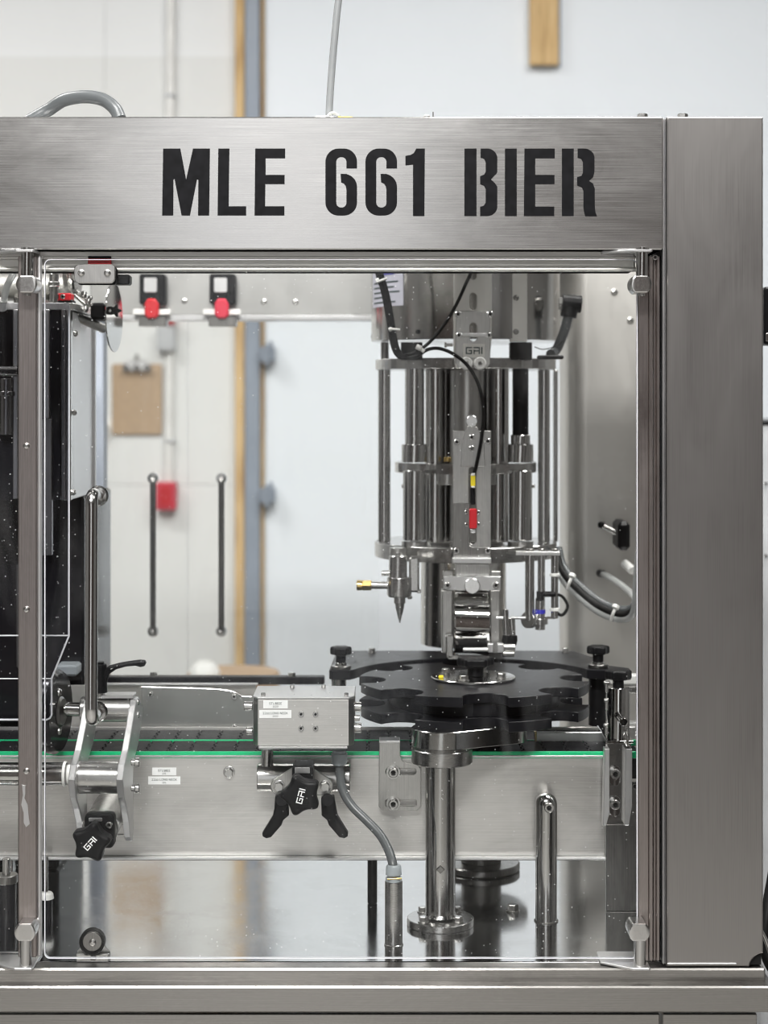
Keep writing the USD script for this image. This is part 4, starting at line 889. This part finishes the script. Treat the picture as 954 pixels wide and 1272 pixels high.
for px, py in ((579.5, 636), (579.5, 651), (594, 636), (594, 651)): t.add('screw', psocket(px, py, y, 2.4, .004), 'steel_bolt', sn)
t.add('foot', pb(584, 657, 591, 662, y - .006, y + .002), 'steel_light', sn)
t.add('plug', vcyl(587.3, y - .003, 606, 627, 3.3), 'black_plastic', sn, label='black cable plug')
# ------------------------------------------------------------------ cap chute below
y = .405
t = Thing('cap_head', 'steel clamp block over a polished drum roller, above the star wheel', 'machine head', W(586, 812, y))
t.add('block', pb(566, 700, 608, 720, y + .012, y + .03, .001), 'steel_plate')
t.add('clamp_bar', plate(ppoly([(551, 716), (622, 716), (622, 733), (618, 733.5), (555, 733.5), (551, 731)], y), y, .009, .001), 'steel_light')
for px in (556.5, 616): t.add('lug', pb(px - 6, 709.5, px + 6, 716, y + .004, y + .02), 'steel_plate')
for px in (556, 616): t.add('screw', psocket(px, 727, y, 4.2, .004), 'steel_bolt')
t.add('disc_knob', cyl(W(586.5, 728, y), W(586.5, 728, y - .010), .0115, 36, .001), 'steel_bolt', label='round steel disc knob')
yd = .455
t.add('roller', hcyl(563, 607, 773, yd, 41, 56, .002), 'steel_mirror', label='polished drum roller')
for a, b in ((549, 562), (609, 621)): t.add('side_bar', pb(a, 733, b, 812, y + .02, y + .05, .0015), 'steel_plate')
t.add('guide_foot', cat(pb(554, 789, 563, 818, y - .004, y + .012, .0015), pb(556, 814, 570, 820, y - .004, y + .008, .0015)), 'steel_bolt')
t.add('thin_rod', hcyl(575, 612, 807, y - .01, 2.6), 'steel_light')
t.add('rod_clamp', pb(606, 800, 613, 811, y - .014, y + .005, .001), 'steel_light')
t.add('rod_clamp', pb(618, 800, 626, 811, y - .014, y + .005, .001), 'steel_light')
t.add('thick_rod', cat(hcyl(625, 640, 804, y, 4.5), hcyl(624, 639, 812, y, 4)), 'steel_bolt')
for px, py0, py1, tip in ((627, 757, 792, 1), (635, 768, 792, 1)):
    k = t.add('lever_arm', cyl(W(px, py0, y + .01), W(px + 2, py1, y + .005), .0055, r2=.0045), 'steel_bar')
    t.add('tip', lathe([(0, -.009), (.006, -.007), (.007, 0), (.006, .007), (0, .009)], W(px + 2, py1 + 3, y + .005), (.1, 0, 1), 20), 'black_plastic', k)
t.add('cross_pin', hcyl(616, 625, 767.5, y, 2), 'steel_light')
t.add('lower_block', cat(pb(566, 796, 606, 803, y + .015, y + .04, .001)), 'steel_dark')
t.add('hanger_plate', pb(570, 690, 604, 705, y + .03, y + .06), 'steel_dark')
# ------------------------------------------------------------------ nozzle
y = .46
t = Thing('spray_nozzle', 'small steel nozzle with brass fitting pointing down, left of the turret', 'nozzle', W(496, 773, y))
t.add('body', vlathe(494.5, y, [(687, 3), (689, 3), (690, 10.5), (691, 11.4), (718, 11.4)]), 'steel_turned')
t.add('lower_body', vlathe(496, y, [(717, 14.5), (718, 15.2), (738, 15.2), (741, 14), (742, 11)]), 'steel_turned')
t.add('side_block', pb(508, 692, 521, 736, y - .002, y + .022, .003), 'steel_bolt')
t.add('tip', vlathe(496.5, y, [(741, 7.2), (749, 7.2), (750, 5.8), (755, 5.4), (771, 1.2), (773.5, .8)]), 'steel_turned')
t.add('side_lug', cat(hcyl(474, 484, 712, y, 3.5), pb(518, 733, 523, 737, y, y + .02)), 'steel_bolt')
f = t.add('fitting', hcyl(461, 482, 727, y, 4.6, 24), 'steel_turned')
t.add('brass_cap', cat(hcyl(443, 450, 727, y, 6.4, 24), hcyl(450, 461.5, 727, y, 6.9, 6)), 'brass', f, label='brass end fitting')
t.add('mount', vcyl(494, y + .03, 680, 692, 10), 'steel_plate')
t.add('drain_stub', vcyl(509, y, 740, 744, 3), 'steel_dark')
# ------------------------------------------------------------------ sensor posts on the right
y = .46
t = Thing('sensor_posts', 'three thin posts under a bracket holding a barrel sensor, right of the turret', 'sensor bracket', W(672, 782, y))
t.add('bracket_plate', slab(Polygon([(X(632, y), .470), (X(640, y), y - .012), (X(694, y), y - .018), (X(696, y), y + .012), (X(660, y), .473)]), Z(689, y), Z(684, y), .0008), 'steel_plate')
for px, r, py1 in ((658, 5.8, 771), (672.5, 4.6, 744), (689, 4.6, 768)):
    k = t.add('post', vcyl(px, y, 686, py1, r), 'steel_bar')
    t.add('cap', vcyl(px, y, 681.5, 684, r * .95), 'steel_dark', k)
for py in (714, 757): t.add('tie', vcyl(689, y, py - 2, py + 2, 6.2), 'white_plastic', label='white cable tie')
t.add('swivel_disc', cyl(W(655, 770, y - .004), W(660, 770, y + .004), .0125, 32), 'steel_turned')
t.add('pin', hcyl(634, 655, 767.5, y, 1.9), 'steel_light')
sn = t.add('barrel_sensor', vlathe(671, y, [(743, 5), (744, 6), (756, 6), (768, 6), (769, 9.6), (775, 9.6), (776, 6.2), (782, 6.2)]), 'steel_turned')
t.add('blue_ring', vlathe(671, y, [(757, 6.6), (762, 6.6)]), 'blue', sn, label='blue ring')
t.add('elbow_plug', cat(hcyl(667.5, 690, 738, y - .004, 3.5), vcyl(671, y - .004, 734.5, 746, 4.6)), 'black_plastic', sn, label='black elbow plug')
t.add('lead', sweep([W(688, 738, y - .004), W(697, 740, y), W(703, 747, y), W(705, 754, y), W(701, 762, y), W(696, 764, y), W(691, 760, y)], .0024, 10), 'black_rubber', sn)
t.add('cross_link', pb(660, 766, 690, 769, y - .002, y + .004, .0008), 'steel_bolt')
# ------------------------------------------------------------------ hose bundle to the right
t = Thing('hose_bundle', 'bundle of clear and black hoses with white ties sagging to the right guard post', 'hose', W(750, 770, .5))
def hose(off, m_, r, y0=.56, y1=.40):
    base = [(694, 684), (698, 702), (707, 717), (722, 732), (742, 748), (762, 758), (780, 760), (790, 752), (793, 735), (795, 700), (799, 660), (804, 610)]
    P = [W(a + off[0], b + off[1], y0 + (y1 - y0) * i / 11 + off[2]) for i, (a, b) in enumerate(base)]
    return sweep(P, r, 12)
t.add('hose', hose((0, -3, 0), 'grey_cable', .0058), 'grey_hose')
t.add('hose', hose((-1.5, 2.5, -.008), 'black_rubber', .0052), 'black_rubber')
t.add('hose', hose((-3, 8.5, -.004), 'milky_tube', .0060), 'milky_tube')
for px, py in ((709, 722), (763, 761)):
    yy = .50 if px < 740 else .455
    t.add('tie', cat(sweep([W(px - 4, py + 9, yy - .012), W(px - 1, py, yy - .02), W(px + 3, py - 8, yy - .012)], .0025, 8), cyl(W(px + 1, py - 5, yy - .022), W(px + 3, py - 9, yy - .02), .0055)), 'white_plastic', label='white cable tie')
t = Thing('clear_tube', 'milky air tube leaving a fitting on the stainless upright, far right', 'tube', W(748, 713, .66))
t.add('tube', sweep([W(748, 713, .665), W(757, 717, .62), W(772, 727, .57), (W(785, 738, .52)), W(791, 748, .48)], .0052, 12), 'milky_tube')
t.add('fitting', cyl(W(745, 712, .681), W(749, 713, .66), .0062), 'black_plastic')
t = Thing('valve_block', 'dark valve with push fittings on the stainless upright, beside the frame strip', 'valve', W(775, 660, .66))
t.add('body', cat(pb(768, 648, 783, 684, .60, .675, .006)), 'black_plastic')
t.add('arm', cyl(W(748, 653, .64), W(770, 664, .63), .004), 'steel_dark')
t.add('end_ball', lathe([(0, -.006), (.005, -.004), (.006, 0), (.005, .004), (0, .006)], W(747, 652, .64), n=16), 'black_rubber')
t.add('push_fitting', cyl(W(776, 700, .63), W(786, 709, .60), .007), 'white_plastic')
# ------------------------------------------------------------------ cables in front of the turret
y = .40
t = Thing('cable_bundle', 'black cable bundle with white ties hanging in front of the turret drum', 'cable', W(490, 440, y))
for dx, dy in ((-2.6, .8), (0, -.8), (2.4, .8)):
    t.add('cable', sweep([W(462 + dx, 300, y), W(470 + dx, 335, y + .002 * dy), W(478 + dx, 362, y), W(484 + dx, 392, y), W(488 + dx, 418, y), W(492 + dx, 434, y), W(498 + dx, 442 + dy, y), W(506, 444 + dy, y)], .0031, 12), 'black_rubber')
for px, py, s in ((474, 348, -.25), (490, 409, .06)):
    t.add('tie', cat(cyl(W(px - 6.5, py - s * 10, y - .006), W(px + 7, py + s * 10, y - .006), .0018), cyl(W(px - 7, py + 1, y - .004), W(px - 3, py - 1, y - .004), .003)), 'white_plastic', label='white cable tie')
t = Thing('sensor_cable', 'thin black cable rising from the tie to the header along the upper slide', 'cable', W(540, 425, y))
t.add('cable', sweep([W(500, 442, y), W(514, 438, y), W(528, 430, y), W(542, 416, y), W(556, 397, y), W(568, 376, y - .005), (W(578, 354, y - .01)), W(586, 335, y - .01), W(596, 300, y)], .0026, 10), 'black_rubber')
t.add('tie', cat(cyl(W(519, 430, y - .004), W(527, 437, y - .004), .0028), cyl(W(517, 430, y - .006), W(523, 433, y - .006), .004)), 'white_plastic', label='white cable tie')
t = Thing('red_sensor_cable', 'thin black cable curving down to the red sensor, with a yellow tag', 'cable', W(590, 600, y))
t.add('cable', sweep([W(504, 445, y), W(518, 442, y), W(532, 434, y), W(546, 433, y), W(562, 439, y - .01), W(578, 451, y - .01), W(590, 468, y), W(598, 490, y), W(600.5, 515, y), W(598, 545, y), W(593, 572, y), W(589, 590, y + .005), W(587.5, 606, y + .01)], .0027, 10), 'black_rubber')
t.add('tag', cat(pb(585, 591, 590.5, 604, y - .002, y + .006, .0008)), 'yellow', label='yellow wire tag')
t.add('tag_clip', cat(pb(585.5, 588, 590, 591, y - .003, y + .006, .0006), pb(585.5, 604, 590, 606, y - .003, y + .006, .0006)), 'white_plastic')
# ================================================================== LEFT MACHINE: FILLER CABINET
y0 = .30
xr = X(88, y0)
t = Thing('filler_cabinet', 'steel-framed dark cabinet hanging at the left, with a bright steel side panel', 'machine cabinet', (X(40, .4), .4, Z(622, .3)))
zt, zb = Z(376, y0), Z(621, y0)
t.add('core', cbox(-.80, xr - .012, y0 + .012, .50, zb + .004, zt - .004, .002), 'black_gloss')
t.add('side_panel', cbox(xr - .011, xr, y0 + .012, .495, zb, zt - .012, .001), 'steel_light', label='bright brushed side panel')
t.add('panel_edge', cbox(xr - .001, xr + .004, .485, .497, zb, zt - .012, .001), 'steel_light')
t.add('top_frame', cbox(-.80, xr + .004, y0, .50, zt - .010, zt, .001), 'steel_plate')
for a, b in ((75.5, 81), (82, 88)): t.add('corner_post', pb(a, 384, b, 622, y0 - .002, y0 + .012, .0012), 'steel_bar')
for a, b, c_ in ((16, 22, 620), (53, 61, 520)): t.add('front_post', pb(a, 384, b, c_, y0 - .004, y0 + .008, .0012), 'steel_plate')
t.add('window', pb(-130, 385, 75, 621, y0 + .006, y0 + .0105, .0004), 'black_gloss', label='dark window')
t.add('lower_slat', pb(52, 520, 64, 690, y0 - .004, y0 + .008, .001), 'steel_dark')
for px, py in ((89.5, 414), (88, 512.5), (87, 612)): t.add('edge_screw', button(np.array(W(px, py, y0)) + [.002, .012, 0], .0045, .004, (1, -.4, 0)), 'steel_bolt')
t.add('cross_bar', hcyl(-90, 22, 461, y0 - .03, 6.5), 'steel_bar')
t.add('tank', cat(vcyl(8, y0 - .005, 470, 540, 8), vcyl(8, y0 - .008, 486, 492, 10)), 'steel_dark', label='small dark cylinder')
t.add('green_lamp', pb(66, 492, 75, 524, y0 + .002, y0 + .007, .001), 'green_plastic', label='dim green pane') if False else None
t = Thing('filling_machine', 'black filling machine below the steel cabinet at far left', 'machine body', (X(50, .44), .5, TZ))
xq = X(104.5, .44)
t.add('body', cbox(-.80, xq, .44, .70, Z(900, .44), Z(616, .44), .004), 'black_gloss')
t.add('pedestal', cbox(-.80, X(70, .44), .46, .68, TZ + .001, Z(900, .44), .004), 'black_plastic')
t.add('grey_block', pb(69, 826, 96, 840, .40, .438, .003), 'grey_plastic', label='grey plastic block')
t.add('grey_foot', pb(78, 902, 88, 917, .41, .438, .002), 'grey_plastic')
t.add('bracket', pb(20, 700, 30, 830, .40, .438, .002), 'steel_dark')
t = Thing('hand_wheel', 'dark round drive wheel seen edge-on beside the left guard door', 'wheel', W(66, 935, .19))
t.add('rim', lathe([(0, -.009), (.050, -.009), (.056, -.004), (.057, .004), (.053, .010), (0, .010)], W(67, 884, .20), (1, -.12, 0), 48), 'black_gloss')
t.add('hub', lathe([(0, .009), (.022, .009), (.018, .013), (0, .013)], W(67, 884, .20), (1, -.12, 0), 32), 'steel_dark')
t.add('spoke_bolt', button(np.array(W(71, 860, .19)), .006, .006, (1, -.3, 0)), 'steel_bolt')
t.add('spoke_bolt', button(np.array(W(71, 908, .19)), .006, .006, (1, -.3, 0)), 'steel_bolt')
y = .10
t = Thing('splash_guard', 'clear bent acrylic guard with bright edges at the left', 'machine guard', W(40, 894, y))
oo = [(-130, 376), (80, 376), (84, 377.5), (86, 381), (85.5, 790), (64, 843), (64, 888), (62, 892), (58, 894), (-130, 894)]
t.add('sheet', plate(ppoly(oo, y), y, .0035, .0003), 'acrylic')
t.add('edge', sweep([W(a, b, y + .0012) for a, b in oo[1:-1]] + [W(0, 894, y + .0012)], .0013, 8, smooth=False), 'edge_glow', label='bright cut edge')
t.add('bend_line', hcyl(-130, 85.5, 789.5, y - .0006, .9, 8), 'edge_glow')
t.add('bend_line', hcyl(-130, 64, 843, y - .0006, .9, 8), 'edge_glow')
t.add('clip', pb(52, 376, 60, 380, y - .003, y + .003, .0005), 'yellow') if False else None
# capping drive above the cabinet
t = Thing('drive_motor', 'horizontal steel motor drum above the left cabinet', 'motor', W(40, 374, .45))
ym = .45
t.add('drum', hcyl(-150, 90, 330, ym, 44, 56, .006), 'steel_plate')
t.add('end_bell', cat(hcyl(90, 97, 332, ym, 39, 48, .003), hcyl(97, 104, 334, ym, 18, 32)), 'steel_bar')
t.add('foot', cbox(X(20, ym), X(60, ym), ym - .02, ym + .02, Z(376, .3) + .001, Z(360, ym), .002), 'steel_dark')
t = Thing('air_tube', 'milky air tube looping down behind the upper left corner', 'tube', W(8, 375, .24))
t.add('tube', sweep([W(24, 300, .24), W(18, 335, .24), W(9, 355, .24), W(4, 378, .27)], .0048, 12), 'milky_tube')
t.add('collar', cyl(W(3, 372, .262), W(2, 384, .272), .007), 'white_plastic')
t = Thing('steel_spout', 'short vertical steel tube on the left cabinet beside the red block', 'tube', W(65, 386, .34))
t.add('tube', vcyl(67, .34, 340, 388, 6), 'steel_bar')
t.add('collar', vcyl(67, .34, 350, 356, 7), 'steel_turned')
t = Thing('red_valve', 'small red valve block with black base on top of the left cabinet', 'valve', W(80, 388, .35))
t.add('base', pb(72, 372, 90, 388, .345, .375, .002), 'black_plastic')
t.add('block', pb(72, 364, 88, 373, .343, .37, .0015), 'red_plastic', label='red valve top')
t.add('port', psocket(78, 368.5, .343, 3.2, .003), 'steel_dark')
t = Thing('gripper_arm', 'black gripper block with steel knuckles beside the mirror disc', 'gripper', W(112, 385, .42))
t.add('block', pb(112, 376, 131, 397, .40, .44, .004), 'black_plastic')
for px, py, r in ((104, 366, 5), (109, 374, 4), (105, 384, 5), (112, 370, 3.4)): t.add('knuckle', lathe([(0, -r), (r * .7, -r * .7), (r, 0), (r * .7, r * .7), (0, r)] if False else [(0, -r * .0012), (r * .0009, -r * .0008), (r * .0012, 0), (r * .0009, r * .0008), (0, r * .0012)], W(px, py, .39), n=16), 'steel_mirror')
t.add('arm', cyl(W(92, 392, .36), W(128, 408, .45), .007), 'steel_dark')
t.add('arm', cyl(W(92, 362, .40), W(112, 380, .41), .006), 'steel_bolt')
t = Thing('mirror_disc', 'thin polished disc seen almost edge-on with a dark star-shaped hub', 'disc', W(142, 394, .42))
ax = np.array([math.cos(math.radians(66)), 0, 0]); ax = np.array([.9964, -.085, 0.0])
pc = W(141.5, 394, .42)
t.add('disc', lathe([(0, -.001), (.0515, -.001), (.052, 0), (.0515, .001), (0, .001)], pc, ax, 64), 'steel_mirror')
u, v, a = basis(ax)
t.add('star_hub', bprism(star(.0095, 5, .22), 0, .006, W(143.5, 386, .395), (1, 0, 0), (0, 0, 1), .0008), 'black_rubber', label='dark star-shaped hub')
t.add('axle', cyl(pc - ax * .022, pc - ax * .001, .006), 'steel_dark')
t = Thing('red_lock', 'dark red lock bar with black end behind the steel latch plate', 'lock', W(126, 340, .05))
t.add('bar', pb(109, 321, 138, 330, .0178, .0215, .0008), 'red_plastic', label='red bar')
t.add('tail', pb(141, 341, 161, 353.5, .028, .05, .002), 'black_plastic')
t.add('housing', pb(109, 318, 138, 321, .0178, .0215, .0008), 'black_plastic')
t = Thing('push_rod', 'dark push rod with steel end at the lower left, behind the door strip', 'cylinder', W(8, 1190, .2))
t.add('barrel', vcyl(8, .12, 1090, 1183, 12), 'black_gloss')
t.add('collar', vcyl(8, .12, 1086, 1096, 14), 'steel_dark')
t.add('rod', vcyl(8, .12, 1066, 1088, 5), 'steel_bar')
t = Thing('stop_cylinder', 'small black cylinder with pale cap just right of the door strip', 'cylinder', W(60, 1150, .22))
t.add('barrel', vcyl(59.5, .2, 1116, 1146, 5.5), 'black_gloss')
t.add('cap', vlathe(58, .2, [(1108, 6), (1110, 8), (1116, 9), (1117, 7)]), 'white_plastic', label='pale cap')
t.add('rod', vcyl(57, .2, 1064, 1109, 3), 'steel_bar')
